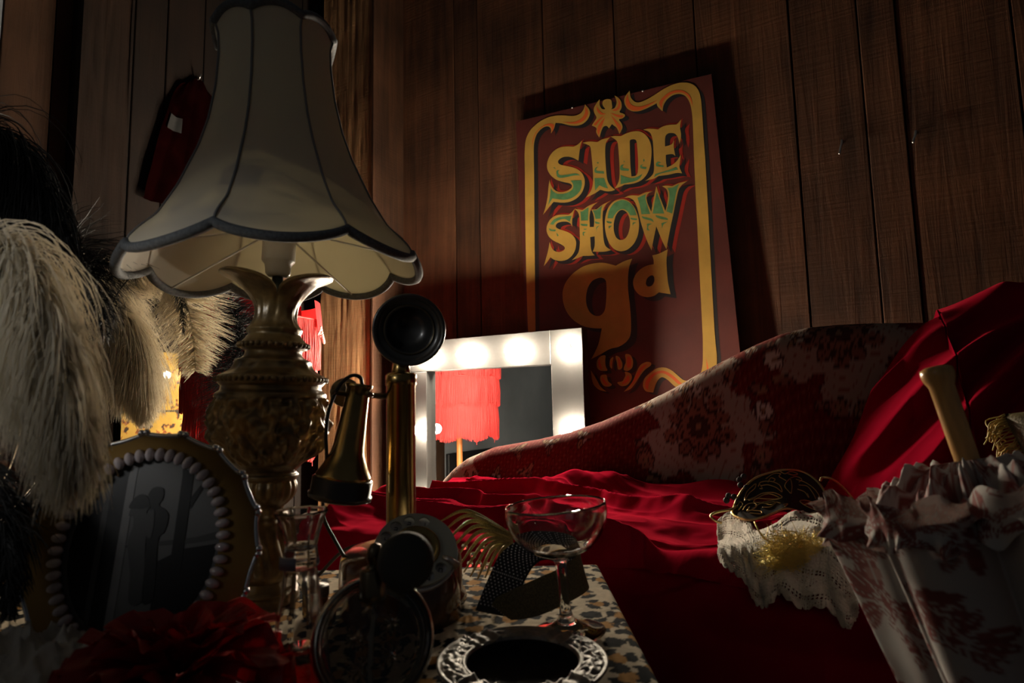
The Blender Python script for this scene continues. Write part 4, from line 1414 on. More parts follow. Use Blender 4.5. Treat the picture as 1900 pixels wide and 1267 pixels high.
mb = MB(); mb.lathe([(31.8 * kb, bz_(1043)), (32.6 * kb, bz_(1040)), (32.6 * kb, bz_(1024)), (31.8 * kb, bz_(1021))], 60, BM, lambda r, z, a, i: (r, z)); 
mb2 = MB()
for q in range(17):
    a = math.radians(-90 - 62 + q * 4.3)
    for zz in (1043, 1022):
        mb2.v.append(tuple(BM @ Vector((35.2 * kb * math.cos(a), 35.2 * kb * math.sin(a), bz_(zz))))); 
mb2.f = [(2 * q, 2 * q + 1, 2 * q + 3, 2 * q + 2) for q in range(16)]; mb2.m = [0] * 16
lb_ = obj('collar_label', mb2, M['labelgrey'], bott)
lb_.modifiers.new('t', 'SOLIDIFY').thickness = .0006

# perfume atomiser
AY = .445
ka = AY / F
acx = at(693, 1186, AY)
nrm = (Vector((.16, 0, .06)) + (CAM - acx).normalized()).normalized()
AM = frame(acx, nrm, (1, 0, 0))
ar = 103 * ka
ar = min(ar, (acx.z - TZ) * 1.0)
atom = thing('perfume_atomiser', (acx.x, acx.y, TZ), 'round flat perfume atomiser with smoky embossed glass, brass collar and black squeeze bulb', 'perfume bottle')


def emb(x, y):
    h = 0
    for cx, cy, r, n in ((-.30, .02, .22, 5), (.25, .25, .26, 6), (.30, -.25, .22, 5), (-.22, -.45, .20, 5), (-.15, .45, .16, 5)):
        dx, dy = x - cx, y - cy
        rr_ = math.hypot(dx, dy); th = math.atan2(dy, dx)
        if rr_ < r:
            h += (1 - rr_ / r) * abs(math.cos(n * th / 2)) + .6 * math.exp(-(rr_ / (.2 * r)) ** 2)
    return h


mb = MB()
pr = []
n_r = 40
prof_a = [(ar * t, .0105 - .0030 * t ** 3) for t in np.linspace(0, .84, n_r)] + [(ar * .87, .0072), (ar * .90, .0100), (ar * .95, .0108), (ar * .985, .0085), (ar, .004), (ar, -.004), (ar * .985, -.0085), (ar * .93, -.011)] + [(ar * t, -.0110) for t in np.linspace(.85, 0, 6)]
mb.lathe(prof_a, 140, AM, lambda r, z, a, i: (r, z + (.0022 * emb(r / ar * math.cos(a), r / ar * math.sin(a)) if i < n_r else 0)))
obj('glass_flask', mb, M['smoke'], atom)
mb = MB(); mb.lathe([(ar * .965, .0108), (ar * 1.0, .0100), (ar * 1.03, .006), (ar * 1.035, -.006), (ar * 1.0, -.0115), (ar * .965, -.0118)], 120, AM); M['polished'] = mat('polished_silver', (.62, .58, .50), .22, 1); obj('flask_rim', mb, M['polished'], atom)
mb = MB(); mb.tube([AM @ Vector((.0, ar * .9, .0)), AM @ Vector((-.001, 0, -.0)), AM @ Vector((.001, -ar * .7, 0))], .0016, 8); obj('dip_tube', mb, M['ceramic'], atom)
nb = at(692, 1102, AY); nt_ = at(692, 1060, AY)
mb = MB(); mb.lathe([(0, -.004), (23 * ka, -.003), (24 * ka, 0), (23 * ka, .002), (23 * ka, .0165), (21 * ka, .018), (0, .018)], 36, frame(nb, nt_ - nb)); obj('collar', mb, M['brassdark'], atom)
mb = MB(); mb.lathe([(0, -.001), (13 * ka, 0), (12 * ka, .003), (9 * ka, .005), (13 * ka, .008), (14 * ka, .012), (13 * ka, .016), (9 * ka, .019), (0, .0205)], 30, frame(nt_, Vector((.1, 0, 1)))); obj('nozzle', mb, M['brassdark'], atom)
bc_ = at(752, 1040, AY - .012)
bdir = (CAM - bc_).normalized() + Vector((-.12, 0, .10))
BMx = frame(bc_, bdir)
br_ = 51 * (AY - .012) / F
def ribs(r, z, a, i): return (r * (1 + (.018 * math.cos(a * 70) if .9 * br_ < r else 0)), z)
mb = MB(); mb.lathe([(0, .010), (br_ * .45, .0095), (br_ * .75, .0075), (br_ * .90, .004), (br_ * .985, 0), (br_ * 1.0, -.003), (br_ * .98, -.006), (br_ * .82, -.013), (br_ * .5, -.019), (0, -.021)], 210, BMx, ribs); obj('squeeze_bulb', mb, M['rubber'], atom)
mb = MB(); mb.tube(crom([nt_ + Vector((0, 0, .011)), nt_ + Vector((.008, -.001, .012)), bc_ - bdir.normalized() * .016], 5), .003, 10); obj('bulb_tube', mb, M['brassdark'], atom)

# small jar
jc = onz(585, 1146, TZ); jc.z = TZ
kj = jc.y / F
mb = MB(); jar = thing('cream_jar', jc, 'small round brass lidded jar behind the glass bottle', 'jar')
mb.lathe([(0, 0), (21 * kj, 0), (22 * kj, .003), (22 * kj, .022), (21 * kj, .023), (0, .023)], 36, Matrix.Translation(jc)); obj('pot', mb, M['brass'], jar)
mb = MB(); mb.lathe([(23 * kj, .0225), (23.5 * kj, .025), (23.5 * kj, .031), (22 * kj, .033), (17 * kj, .0325), (15 * kj, .034), (0, .0345)], 36, Matrix.Translation(jc)); obj('lid', mb, M['pewter'], jar)

# carved little box behind the picture frame
cbx = onz(424, 1000, TZ); cbx = Vector((at(424, 890, .79).x, .785, TZ))
tb = thing('carved_box', cbx, 'small tan carved wooden box standing behind the oval picture frame', 'box')
M['tanwood'] = mat('tan_carved_wood', (.34, .22, .11), .6, bump=(120, .9, .006))
hgt = at(424, 872, .785).z - TZ
mb = MB(); mb.box(Matrix.Translation(cbx + Vector((0, 0, hgt * .42))), .05, .04, hgt * .84, .002); obj('box', mb, M['tanwood'], tb, smooth=False)
mb = MB(); mb.box(Matrix.Translation(cbx + Vector((0, 0, hgt * .92))), .054, .044, hgt * .16, .004); obj('lid', mb, M['tanwood'], tb, smooth=False)

# studded choker: a loop of black ribbon with rhinestones outside and olive lining
M['blackrib'] = mat('black_ribbon', (.012, .012, .014), .6)
M['olive'] = mat('olive_glitter_lining', (.10, .085, .035), .6, bump=(900, .8, .001), mottle=(700, .5, 1.8))
M['stone'] = mat('rhinestone', (.75, .75, .78), .12, .4, coat=1)
CH = [((912, 1138, .612), (30, 6)), ((935, 1085, .64), (30, 10)), ((962, 1036, .672), (30, 12)), ((1000, 1016, .70), (18, 22)), ((1045, 1026, .70), (6, 32)), ((1072, 1042, .69), (4, 30)), ((1082, 1058, .665), (10, 30)), ((1060, 1078, .645), (22, 24)), ((1020, 1098, .625), (26, 24)), ((980, 1116, .612), (26, 24)), ((948, 1128, .605), (26, 20)), ((930, 1136, .603), (18, 14))]
cpath = []
for (x, y, Y), (hx, hy) in CH:
    c = at(x, y, Y)
    q = at(x + hx, y + hy, Y)
    q0 = at(x - hx, y - hy, Y)
    cpath.append((c, q, q0))
n_ = 10
ce = crom([c[1] for c in cpath], n_); ci_ = crom([c[2] for c in cpath], n_)
for i in range(len(ce)):
    for v in (ce[i], ci_[i]):
        v.z = max(v.z, TZ + .0015)
ch = thing('studded_choker', (ce[0] + ci_[0]) / 2, 'loop of black ribbon studded with rhinestones and lined in olive, behind the champagne glass', 'choker')
w8 = 6
def ribbon(off):
    mb = MB(); k_ = len(ce)
    vs = []
    for i in range(k_):
        t = (ce[min(i + 1, k_ - 1)] - ce[max(i - 1, 0)]); nn = t.cross(ce[i] - ci_[i]).normalized()
        for j in range(w8 + 1):
            vs.append(ci_[i].lerp(ce[i], j / w8) + nn * off)
    mb.add(vs, [(i * (w8 + 1) + j, i * (w8 + 1) + j + 1, (i + 1) * (w8 + 1) + j + 1, (i + 1) * (w8 + 1) + j) for i in range(k_ - 1) for j in range(w8)])
    return mb
i_mid = 5 * n_
def side(i):
    t = (ce[min(i + 1, len(ce) - 1)] - ce[max(i - 1, 0)]); return t.cross(ce[i] - ci_[i]).normalized()
sgn = 1 if side(15).dot(CAM - ce[15]) > 0 else -1
obj('band', ribbon(.0007 * sgn), M['blackrib'], ch); obj('lining', ribbon(-.0007 * sgn), M['olive'], ch)
mb = MB()
for i in range(len(ce)):
    L = (ce[i] - ce[max(0, i - 1)]).length
acc = 0; row = 0
for i in range(1, len(ce)):
    seg = (ce[i] - ce[i - 1]).length
    acc += seg
    while acc > .0036:
        acc -= .0036; row += 1
        for j in range(8):
            t_ = (j + .5 + (.25 if row % 2 else -.25)) / 8.4
            p = ci_[i].lerp(ce[i], min(.96, max(.04, t_)))
            mb.ball(p + side(i) * .0012 * sgn, .0009, 6, 4)
o_ = obj('rhinestones', mb, M['stone'], ch); o_['kind'] = 'stuff'

# gold fan ornament of curved glitter ribs
M['goldglit'] = mat('gold_glitter', (.42, .36, .16), .35, .8, bump=(1500, 1.0, .001), mottle=(900, .5, 1.6))
M['crystal'] = mat('crystal', (.95, .95, .97), .02, trans=1, ior=1.6)
ap = at(946, 992, .762)
fan_ = thing('fan_ornament', Vector((ap.x - .05, .762, TZ)), 'gold glitter ornament of curved ribs fanned like a palm frond, between telephone and coupe', 'ornament')
tips = [(818, 966), (822, 985), (828, 1003), (836, 1020), (843, 1038), (850, 1052), (860, 1062), (872, 1070), (886, 1074), (900, 1072), (916, 1066)]
mids = [(868, 948), (872, 956), (878, 966), (884, 976), (890, 986), (896, 995), (902, 1004), (908, 1012), (914, 1018), (922, 1022), (931, 1022)]
for q, (t_, m_) in enumerate(zip(tips, mids)):
    e = .005 * math.sin(q * 2.1)
    tp = at(*t_, .757 - .0025 * q + e); tp.z = max(tp.z, TZ + .002)
    mb = MB(); pth = crom([at(946 + q * .4, 988 + q * 2.0, .768 - .001 * q), at(*m_, .763 - .0015 * q - e), tp], 14)
    mb.tube(pth, [.0009 + .0016 * math.sin(PI * (i / (len(pth) - 1)) ** .8) for i in range(len(pth))], 7); obj('rib', mb, M['goldglit'], fan_)
mb = MB(); mb.tube([at(948, 985, .769), Vector((ap.x + .004, .769, TZ + .001))], .002, 8); obj('stem', mb, M['goldglit'], fan_)
for q, (x, y) in enumerate(((862, 1014), (878, 1030), (895, 1018), (888, 1046), (905, 1050), (872, 1046))):
    mb = MB(); mb.ball(at(x, y, .752), .0042, 6, 4, (1, .8, 1.1)); obj('crystal', mb, M['crystal'], fan_, smooth=False)
# ------------------------------------------------------------------ ostrich plumes
M['fwhite'] = mat('white_feather', (.90, .86, .77), .8, translucent=.6, tcol=(.95, .88, .74), sheen=.2)
M['fblack'] = mat('black_feather', (.010, .010, .011), .55)
M['quill'] = mat('quill_cream', (.75, .68, .52), .5)
DOWN = np.array([0, 0, -1.0])


def plume(label, pts, n, L, droop, spread, m, seed, rad=.00045, k=9, t0=.35, tipfall=.6, curl=.25, group='ostrich plumes', side_bias=(1, 1), qm=None, qrad=.0011, back=.25, clump=0.0):
    rg = np.random.default_rng(seed)
    sh = np.array([tuple(p) for p in crom(pts, 24)])
    seg = np.concatenate([[0], np.cumsum(np.linalg.norm(np.diff(sh, axis=0), axis=1))]); tot = seg[-1]
    tan = np.gradient(sh, axis=0); tan /= np.linalg.norm(tan, axis=1)[:, None]
    t = np.sort(t0 + (1 - t0) * rg.random(n) ** .9)
    idx = lambda arr: np.stack([np.interp(t * tot, seg, arr[:, c]) for c in range(3)], -1)
    p = idx(sh); tg = idx(tan); tg /= np.linalg.norm(tg, axis=1)[:, None]
    sd = np.where(rg.random(n) < side_bias[0] / (side_bias[0] + side_bias[1]), 1.0, -1.0)
    vw = p - np.array(CAM)[None]
    # plane of the vane: roughly across the quill, with random rotation for fluff
    s0 = np.cross(tg, np.array([0.15, -1.0, .1])[None]); s0 /= np.linalg.norm(s0, axis=1)[:, None]
    s1 = np.cross(s0, tg)
    an = rg.normal(0, spread, n)
    side = s0 * np.cos(an)[:, None] * sd[:, None] + s1 * np.sin(an)[:, None]
    u = (t - t0) / (1 - t0)
    ln = L * (.45 + .75 * np.sin(np.pi * np.clip(u * .82 + .14, 0, 1))) * (1 - tipfall * np.clip(u - .72, 0, 1) / .28) * rg.uniform(.65, 1.15, n)
    d = side * 1.0 + tg * (back + .5 * rg.random(n))[:, None]
    d /= np.linalg.norm(d, axis=1)[:, None]
    if clump:
        ph = np.floor(t * 40); off = np.sin(ph[:, None] * np.array([12.9, 78.2, 37.7])) * clump; d = d + off
    P = np.zeros((n, k, 3)); P[:, 0] = p
    cv = rg.normal(0, curl, (n, 3))
    dr = droop * rg.uniform(.5, 1.3, n)
    for i in range(1, k):
        d = d + (DOWN[None] * dr[:, None] + cv * (i / k)) / k
        d = d / np.linalg.norm(d, axis=1)[:, None]
        P[:, i] = P[:, i - 1] + d * (ln / (k - 1))[:, None] + rg.normal(0, .0004, (n, 3))
    P[..., 2] = np.maximum(P[..., 2], TZ + .003 if p[:, 2].min() > TZ - .02 else -9)
    T = np.gradient(P, axis=1); T /= np.linalg.norm(T, axis=2)[..., None] + 1e-9
    a = rg.normal(size=(n, 1, 3)); U = np.cross(T, np.broadcast_to(a, T.shape)); U /= np.linalg.norm(U, axis=2)[..., None] + 1e-9
    Wv = np.cross(T, U)
    rr = rad * (1 - .75 * np.linspace(0, 1, k) ** 2)[None, :, None] * rg.uniform(.7, 1.2, n)[:, None, None]
    ring = np.stack([P + (U * math.cos(2 * PI * q / 3) + Wv * math.sin(2 * PI * q / 3)) * rr for q in range(3)], 2)
    V = ring.reshape(-1, 3)
    b = (np.arange(n) * k * 3)[:, None, None]; i_ = (np.arange(k - 1) * 3)[None, :, None]; j = np.arange(3)[None, None, :]; j2 = (j + 1) % 3
    Fq = np.stack([b + i_ + j, b + i_ + j2, b + i_ + 3 + j2, b + i_ + 3 + j], -1).reshape(-1, 4)
    th = thing('ostrich_plume', Vector(pts[0]), label, 'feather', group)
    mb = MB(); kk = len(sh); mb.tube([Vector(q) for q in sh], [qrad * (1.3 - .9 * i / kk) for i in range(kk)], 6); obj('quill', mb, qm or m, th)
    obj('barbs', (V, Fq, None), m, th)
    return th


def A3(*q): return [at(x, y, Y) for x, y, Y in q]
ROOT = Vector((-.64, .60, TZ + .004))
ROOT2 = Vector((-.78, .74, TZ + .004))
plume('white ostrich plume arching over in front, its fronds hanging before the oval frame', [ROOT] + A3((-210, 850, .50), (-150, 620, .47), (-90, 490, .45), (-15, 455, .44), (48, 495, .43), (90, 575, .42), (115, 670, .41), (128, 760, .405), (134, 830, .40)), 9000, .095, 7.5, .9, M['fwhite'], 1, rad=.00055, t0=.36, qm=M['quill'], curl=.7, clump=.22, back=.1, tipfall=.1)
plume('white ostrich plume behind the black fronds, fluffy and broad, left of the urn lamp', [ROOT2] + A3((0, 900, .98), (60, 720, .97), (125, 590, .96), (190, 550, .95), (235, 600, .94), (262, 680, .93), (268, 770, .93)), 9000, .105, 5.0, .8, M['fwhite'], 2, rad=.00055, t0=.56, curl=.35, clump=.10)
plume('small white ostrich plume with bare quill tip hanging just under the lampshade', [ROOT2 + Vector((.03, .02, 0))] + A3((60, 900, 1.0), (140, 690, 1.0), (225, 545, .99), (290, 505, .97), (332, 520, .96), (352, 585, .95), (360, 650, .945), (362, 688, .94)), 1700, .066, .06, .40, M['fwhite'], 3, rad=.00055, t0=.64, curl=.12, tipfall=.35, qm=M['quill'], back=.45)
plume('large black ostrich plume filling the upper left above the white plume', [ROOT + Vector((.02, .05, 0))] + A3((-220, 600, .60), (-140, 330, .60), (-50, 235, .60), (20, 270, .60), (75, 350, .59), (115, 440, .585), (140, 540, .58)), 6000, .12, 7.0, .8, M['fblack'], 4, rad=.00065, t0=.22)
plume('black ostrich plume with loose curling fronds beside the lampshade rim', [ROOT + Vector((.05, .09, 0))] + A3((-100, 850, .68), (-20, 640, .68), (50, 500, .67), (115, 460, .66), (165, 490, .65), (188, 560, .64), (190, 620, .64)), 1700, .078, 1.5, .9, M['fblack'], 5, rad=.0005, t0=.30, curl=.9)
plume('black ostrich plume behind the neck of the urn lamp', [at(440, 900, 1.26) * 1] + A3((452, 760, 1.26), (446, 640, 1.25), (430, 570, 1.25), (400, 540, 1.24)), 2600, .085, 1.2, 1.0, M['fblack'], 6, rad=.0006, t0=.12, curl=.6)
plume('black ostrich plume drooping to the tabletop in the lower left corner', [ROOT + Vector((.04, -.03, 0))] + A3((-190, 900, .49), (-110, 850, .48), (-40, 890, .47), (0, 970, .46), (14, 1060, .455), (14, 1140, .45)), 1300, .045, 2.6, .5, M['fblack'], 7, rad=.0006, t0=.40)
plume('short black plume tip between the two white plumes', [ROOT2 + Vector((.06, .03, 0))] + A3((140, 800, .93), (210, 560, .92), (285, 490, .915), (322, 520, .91), (338, 570, .905), (340, 620, .90)), 260, .020, 2.6, .5, M['fblack'], 8, rad=.0005, t0=.72)

# ------------------------------------------------------------------ oval picture frame with pearls
M['goldpaint'] = mat('matt_gold_frame', (.20, .12, .036), .75, 0, .05, bump=(300, .08, .001))
M['silver'] = mat('silver_rim', (.58, .60, .64), .25, 1)
M['pearl'] = mat('pearl', (.45, .39, .40), .18, coat=.6)
for nm, c in (('ph_sky', .11), ('ph_dark', .012), ('ph_mid', .06), ('ph_light', .16), ('ph_sea', .10), ('ph_fig', .020)):
    M[nm] = mat(nm, (c, c * .98, c * .97), .4, spec=.2)
fc = at(262, 1018, .505)
fx = Vector((1, .10, -.02)).normalized()
fup = Vector((0, .20, 1)); fup = (fup - fx * fup.dot(fx)).normalized()
fn = fx.cross(fup)                                     # toward the viewer
FM = Matrix((fx, fup, fn)).transposed().to_4x4(); FM.translation = fc   # local z faces the viewer
kf = .505 / F
ow, oh = 203 * kf, 208 * kf
frame_o = thing('picture_frame', fc - fup * oh, 'oval gold picture frame with pearls round a black and white photograph of an embracing couple', 'picture frame')
NS = 18


def rim_r(a):
    s = abs(math.sin(NS * a / 2 + .4))
    return 1 - .030 * s ** .8


oo = [Vector((ow * rim_r(a) * math.cos(a), oh * rim_r(a) * math.sin(a), 0)) for a in np.linspace(0, 2 * PI, 289)[:-1]]
iw, ih = 134 * kf, 160 * kf
ii = [Vector((iw * math.cos(a), ih * math.sin(a), 0)) for a in np.linspace(0, 2 * PI, 97)[:-1]]
mb = MB()
mb.poly([FM @ p for p in oo], [[FM @ p for p in ii]])
k_ = len(oo); mb.add([FM @ p for p in oo] + [FM @ (p - Vector((0, 0, .008))) for p in oo], [(i, (i + 1) % k_, (i + 1) % k_ + k_, i + k_) for i in range(k_)])
mb.poly([FM @ (p - Vector((0, 0, .008))) for p in oo])
obj('frame_board', mb, M['goldpaint'], frame_o, smooth=False)
mb = MB(); mb.tube([FM @ (p * 1.006 + Vector((0, 0, -.001))) for p in oo], .0022, 8, closed=True)
rimo = obj('rim_wire', mb, M['silver'], frame_o)
for q in range(NS):
    mb = MB()
    for e in (-.022, .022):
        a = 2 * PI * q / NS - .8 / NS + e
        mb.ball(FM @ Vector((ow * 1.012 * math.cos(a), oh * 1.012 * math.sin(a), .001)), .0030, 10, 7)
    o_ = obj('rim_bead', mb, M['silver'], rimo)
for q in range(50):
    a = 2 * PI * q / 50
    rad_ = Vector((math.cos(a) / iw, math.sin(a) / ih, 0)).normalized()
    c_ = Vector((iw * math.cos(a), ih * math.sin(a), .002)) + rad_ * .0035
    mb = MB()
    Q = Matrix((FM.to_3x3() @ rad_, FM.to_3x3() @ Vector((-rad_.y, rad_.x, 0)), FM.to_3x3() @ Vector((0, 0, 1)))).transposed()
    mb.ball(FM @ c_, .0052, 12, 8, (1.15, .74, .8), Q)
    obj('pearl', mb, M['pearl'], frame_o)
# the photograph, drawn in picture pixels relative to the frame centre


def ph(x, y, l): return FM @ Vector(((x - 272) * kf, -(y - 1018) * kf, -.004 + l * .0002))


mb = MB()
mb.poly([FM @ Vector((iw * 1.02 * math.cos(a), ih * 1.02 * math.sin(a), -.004)) for a in np.linspace(0, 2 * PI, 97)[:-1]], mi=0)
def inside(pts, l, mi):
    out = []
    for x, y in pts:
        u, v = (x - 272) / 128.5, (y - 1018) / 159.5
        r = math.hypot(u, v)
        if r > .985: u, v = u / r * .985, v / r * .985
        out.append(ph(272 + u * 128.5, 1018 + v * 159.5, l))
    mb.poly(out, mi=mi)
def strip(x0, x1, y0, y1, n=10): return [(x0, y0 + (y1 - y0) * q / n) for q in range(n + 1)] + [(x1, y1 - (y1 - y0) * q / n) for q in range(n + 1)]
inside(strip(143, 226, 862, 1180), 1, 1)
inside(strip(190, 200, 900, 1170), 2, 2)
inside(strip(226, 240, 862, 1180), 2, 3)
inside([(240, 1012), (300, 1006), (360, 1000), (402, 990)] + [(402, 1004), (360, 1010), (300, 1014), (240, 1016)], 2, 2)
inside([(300, 1040), (340, 1020), (402, 1012), (402, 1080), (380, 1150), (330, 1180), (300, 1180)], 2, 1)
inside(strip(322, 342, 868, 1060), 3, 1)
inside([(342, 930), (370, 890), (376, 895), (344, 950)], 3, 1)
sm = lambda s: [tuple(v)[:2] for v in crom([Vector((*map(float, t.split(',')), 0)) for t in s.split()], 5, closed=True)]
inside(sm('238,960 240,945 248,930 258,925 268,932 272,945 268,955 278,975 274,1000 278,1040 284,1090 280,1110 262,1108 256,1060 246,1020 244,1000 248,980 246,962'), 4, 2)
inside(sm('236,946 242,930 254,922 266,928 272,942 262,948 250,948'), 5, 5)
inside(sm('266,924 272,912 282,909 292,914 293,930 288,942 302,952 308,966 304,990 296,1000 298,1040 302,1090 298,1108 284,1108 280,1060 276,1010 272,985 268,965 274,948 268,936'), 4, 5)
inside(sm('268,962 280,950 284,975 282,1000 272,990'), 6, 2)
obj('photograph', mb, [M['ph_sky'], M['ph_dark'], M['ph_mid'], M['ph_light'], M['ph_sea'], M['ph_fig']], frame_o, smooth=False)
mb = MB(); e0 = fc - fup * .02 - fn * .012; e1 = Vector((e0.x, e0.y + .055, TZ + .002))
mb.tube([e0, e1], [.012, .006], 4); obj('strut', mb, M['goldpaint'], frame_o, smooth=False)

# ------------------------------------------------------------------ red fabric rosette
M['satin'] = mat('red_satin', (.28, .008, .008), .42, spec=.4, sheen=.3, sheen_c=(1, .1, .08), translucent=.15, tcol=(.6, .01, .01), bump=(700, .1, .0005))
rc_ = at(330, 1215, .425); rc_.z = TZ + .038
RSC = .88
ros = thing('fabric_rosette', Vector((rc_.x, rc_.y, TZ)), 'big crumpled red satin rosette lying in front of the oval picture frame', 'fabric flower')
rr_ = random.Random(4)
for ring, (npet, el, L, w, bow) in enumerate(((4, 78, .040, .030, .5), (7, 52, .056, .042, .45), (9, 30, .070, .050, .4), (11, 10, .078, .054, .35), (11, -12, .080, .056, .25))):
    for q in range(npet):
        az = 2 * PI * (q + .5 * (ring % 2)) / npet + rr_.uniform(-.15, .15)
        e = math.radians(el + rr_.uniform(-9, 9))
        out = Vector((math.cos(az) * math.cos(e), math.sin(az) * math.cos(e), math.sin(e)))
        tan_ = Vector((-math.sin(az), math.cos(az), 0))
        nn = out.cross(tan_).normalized()
        ph1, ph2 = rr_.uniform(0, 6), rr_.uniform(0, 6)
        tw = rr_.uniform(-.35, .35)

        def pet(u, v):
            x = (u - .5) * 2
            ww = RSC * w * (.25 + .95 * v ** .6) * (1 - .12 * v * x * x)
            p = rc_ + out * (.008 + RSC * L * v * (1 - .20 * x * x)) + tan_ * (x * ww * .62 + tw * .02 * v)
            cup = bow * w * (x * x) * v - bow * .7 * w * v * v * v
            ruf = .0055 * v * (math.sin(x * 7 + ph1) * .7 + math.sin(x * 13 + ph2) * .4) + .004 * mnoise.noise(Vector((x * 2 + ph1, v * 3, ph2)))
            fold_ = .006 * abs(math.sin(x * 2.6 + ph2 + v)) * v
            p = p + nn * (cup + ruf - fold_)
            p.z = max(p.z, TZ + .0015 + .0004 * ring)
            return p
        mb = MB(); mb.grid(pet, 22, 14)
        obj('petal', mb, M['satin'], ros)

# ------------------------------------------------------------------ pale silvery gauze at the left corner
M['gauze'] = mat('silver_gauze', (.62, .60, .55), .45, spec=.6, translucent=.3, sheen=.4, bump=(260, .6, .003))
gc = at(52, 1220, .46); gc.z = TZ
mb = MB()


def gz(u, v):
    a = 2 * PI * u
    r = .085 * v * (1 + .18 * math.sin(5 * a + 1) + .1 * math.sin(9 * a))
    x, y = r * math.cos(a), r * .8 * math.sin(a)
    h = .048 * (1 - v ** 2.2)
    q = Vector((x * 38, y * 38, 3))
    fo = (1 - abs(mnoise.noise(q))) ** 3 * .022 + (1 - abs(mnoise.noise(q * 2.3))) ** 3 * .010
    return gc + Vector((x, y, max(.0015, h + (fo - .012) * (1 - .7 * v) + .001)))


mb.grid(gz, 150, 60, closed_u=True)
g_ = obj('silver_gauze', mb, M['gauze']); tag(g_, 'crumpled pale silvery gauze under the black fronds in the lower left corner', 'cloth')

# ------------------------------------------------------------------ yellow lacquered panel behind the plumes
def yellowpat(a, b):
    C = np.broadcast_to(np.array([.52, .33, .07]), a.shape + (3,)) * (.85 + .3 * fbm(a * 40, b * 40))[..., None]
    f = fbm(a * 60 + 3, b * 60, 3); C[(f > .60)] = np.array([.30, .10, .03]); C[(f > .66)] = np.array([.05, .04, .03])
    C[(np.abs(b - .20) < .004)] = np.array([.06, .05, .04])
    return C
M['lacquer'] = mat('yellow_glazed_print', (.5, .3, .07), .7, spec=.1, attr='tone', coat=.7, coat_r=.006)
d1, d0_ = left_d(346), left_d(236)
z0_, z1_ = .50, .90
a_ = np.linspace(0, d1 - d0_, 90); b_ = np.linspace(0, z1_ - z0_, 130); AA, BB = np.meshgrid(a_, b_)
xo = S_LEFT + .024
scr = thing('glazed_poster', W(xo, (d0_ + d1) / 2, z0_), 'yellow patterned glazed poster on the wall, glinting between white plume and red fringed lamp', 'poster')
base_ = np.array(W(xo, d0_, z0_))
Vp = base_ + AA[..., None] * np.array(N) + BB[..., None] * np.array([0, 0, 1.0])
obj('printed_face', (Vp.reshape(-1, 3), np_grid_faces(90, 130), yellowpat(AA, BB).reshape(-1, 3)), M['lacquer'], scr)
mb = MB(); Mx = Mx0.copy(); Mx.translation = W(xo - .0085, (d0_ + d1) / 2, (z0_ + z1_) / 2); mb.box(Mx, .016, d1 - d0_, z1_ - z0_, .001)
obj('backing', mb, M['gap'], scr, smooth=False)

# ------------------------------------------------------------------ dark red garment on the left wall
M['darkred'] = mat('dark_red_cloth', (.005, .0006, .0006), 1, spec=0, mottle=(12, .6, 1.3))
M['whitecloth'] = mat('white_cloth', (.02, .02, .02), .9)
dd_ = left_d(352)
def lw(e, z, off): return W(S_LEFT + .008 + off, dd_ + e, z)
gz_top = at(352, 195, 2.25).z; gz_bot = at(352, 420, 2.25).z
gar = thing('hanging_garment', lw(0, gz_bot, 0), 'dark red garment with a white patch hanging on the wall behind the cream lampshade', 'clothing')
mb = MB()
def ga_(u, v):
    wd = .05 + .13 * v ** .6
    e = (u - .5) * 2 * wd
    f_ = .010 * abs(math.sin(u * 14 + 2 * v)) * v + .012
    return lw(e, gz_top + (gz_bot - gz_top) * v - .02 * math.cos(u * 6) * (1 - v), f_ + .01 * mnoise.noise(Vector((u * 5, v * 5, 2))))
mb.grid(ga_, 50, 40); obj('body', mb, M['darkred'], gar)
mb = MB(); mb.grid(lambda u, v: ga_(.06 + .2 * u, .30 + .12 * v + .03 * u) + R * .006, 10, 8); obj('white_patch', mb, M['whitecloth'], gar)
mb = MB(); mb.tube([lw(0, gz_top + .02, -.02), lw(0, gz_top + .015, .02), lw(0, gz_top + .03, .03)], .003, 8); obj('peg', mb, M['steel'], gar)
# ------------------------------------------------------------------ things lying on the velvet
from mathutils.bvhtree import BVHTree
st = 2
sub = Pw[::st, ::st]
bvh = BVHTree.FromPolygons([tuple(v) for v in sub.reshape(-1, 3)], [tuple(int(i) for i in f) for f in np_grid_faces(sub.shape[1], sub.shape[0])])


def onvelvet(px, py, lift=.006):
    r = ray(px, py).normalized()
    h = bvh.ray_cast(CAM, r)
    if h[0] is None:
        return at(px, py, .8)
    p = h[0] - r * lift
    return p


# crocheted lace
M['lace'] = mat('cream_crochet', (.68, .63, .54), .9, bump=(700, .8, .003), sheen=.2)
top = [(1330, 968), (1352, 951), (1385, 957), (1402, 985), (1440, 972), (1470, 950), (1512, 950), (1546, 972), (1576, 1000), (1592, 1050)]
bot = [(1334, 1035), (1352, 1054), (1380, 1074), (1404, 1118), (1424, 1122), (1448, 1098), (1484, 1125), (1532, 1124), (1572, 1162), (1593, 1132)]
tc = crom([Vector((*p, 0)) for p in top], 12); bc2 = crom([Vector((*p, 0)) for p in bot], 12)
nlu, nlv = 300, 150
Yg = np.zeros((40, 40)); XYg = np.zeros((40, 40, 2))
for j in range(40):
    for i in range(40):
        u, v = i / 39, j / 39
        a = tc[min(int(u * (len(tc) - 1)), len(tc) - 1)]; b = bc2[min(int(u * (len(bc2) - 1)), len(bc2) - 1)]
        q = a.lerp(b, v)
        XYg[j, i] = (q.x, q.y)
        Yg[j, i] = onvelvet(q.x, q.y, .010).y
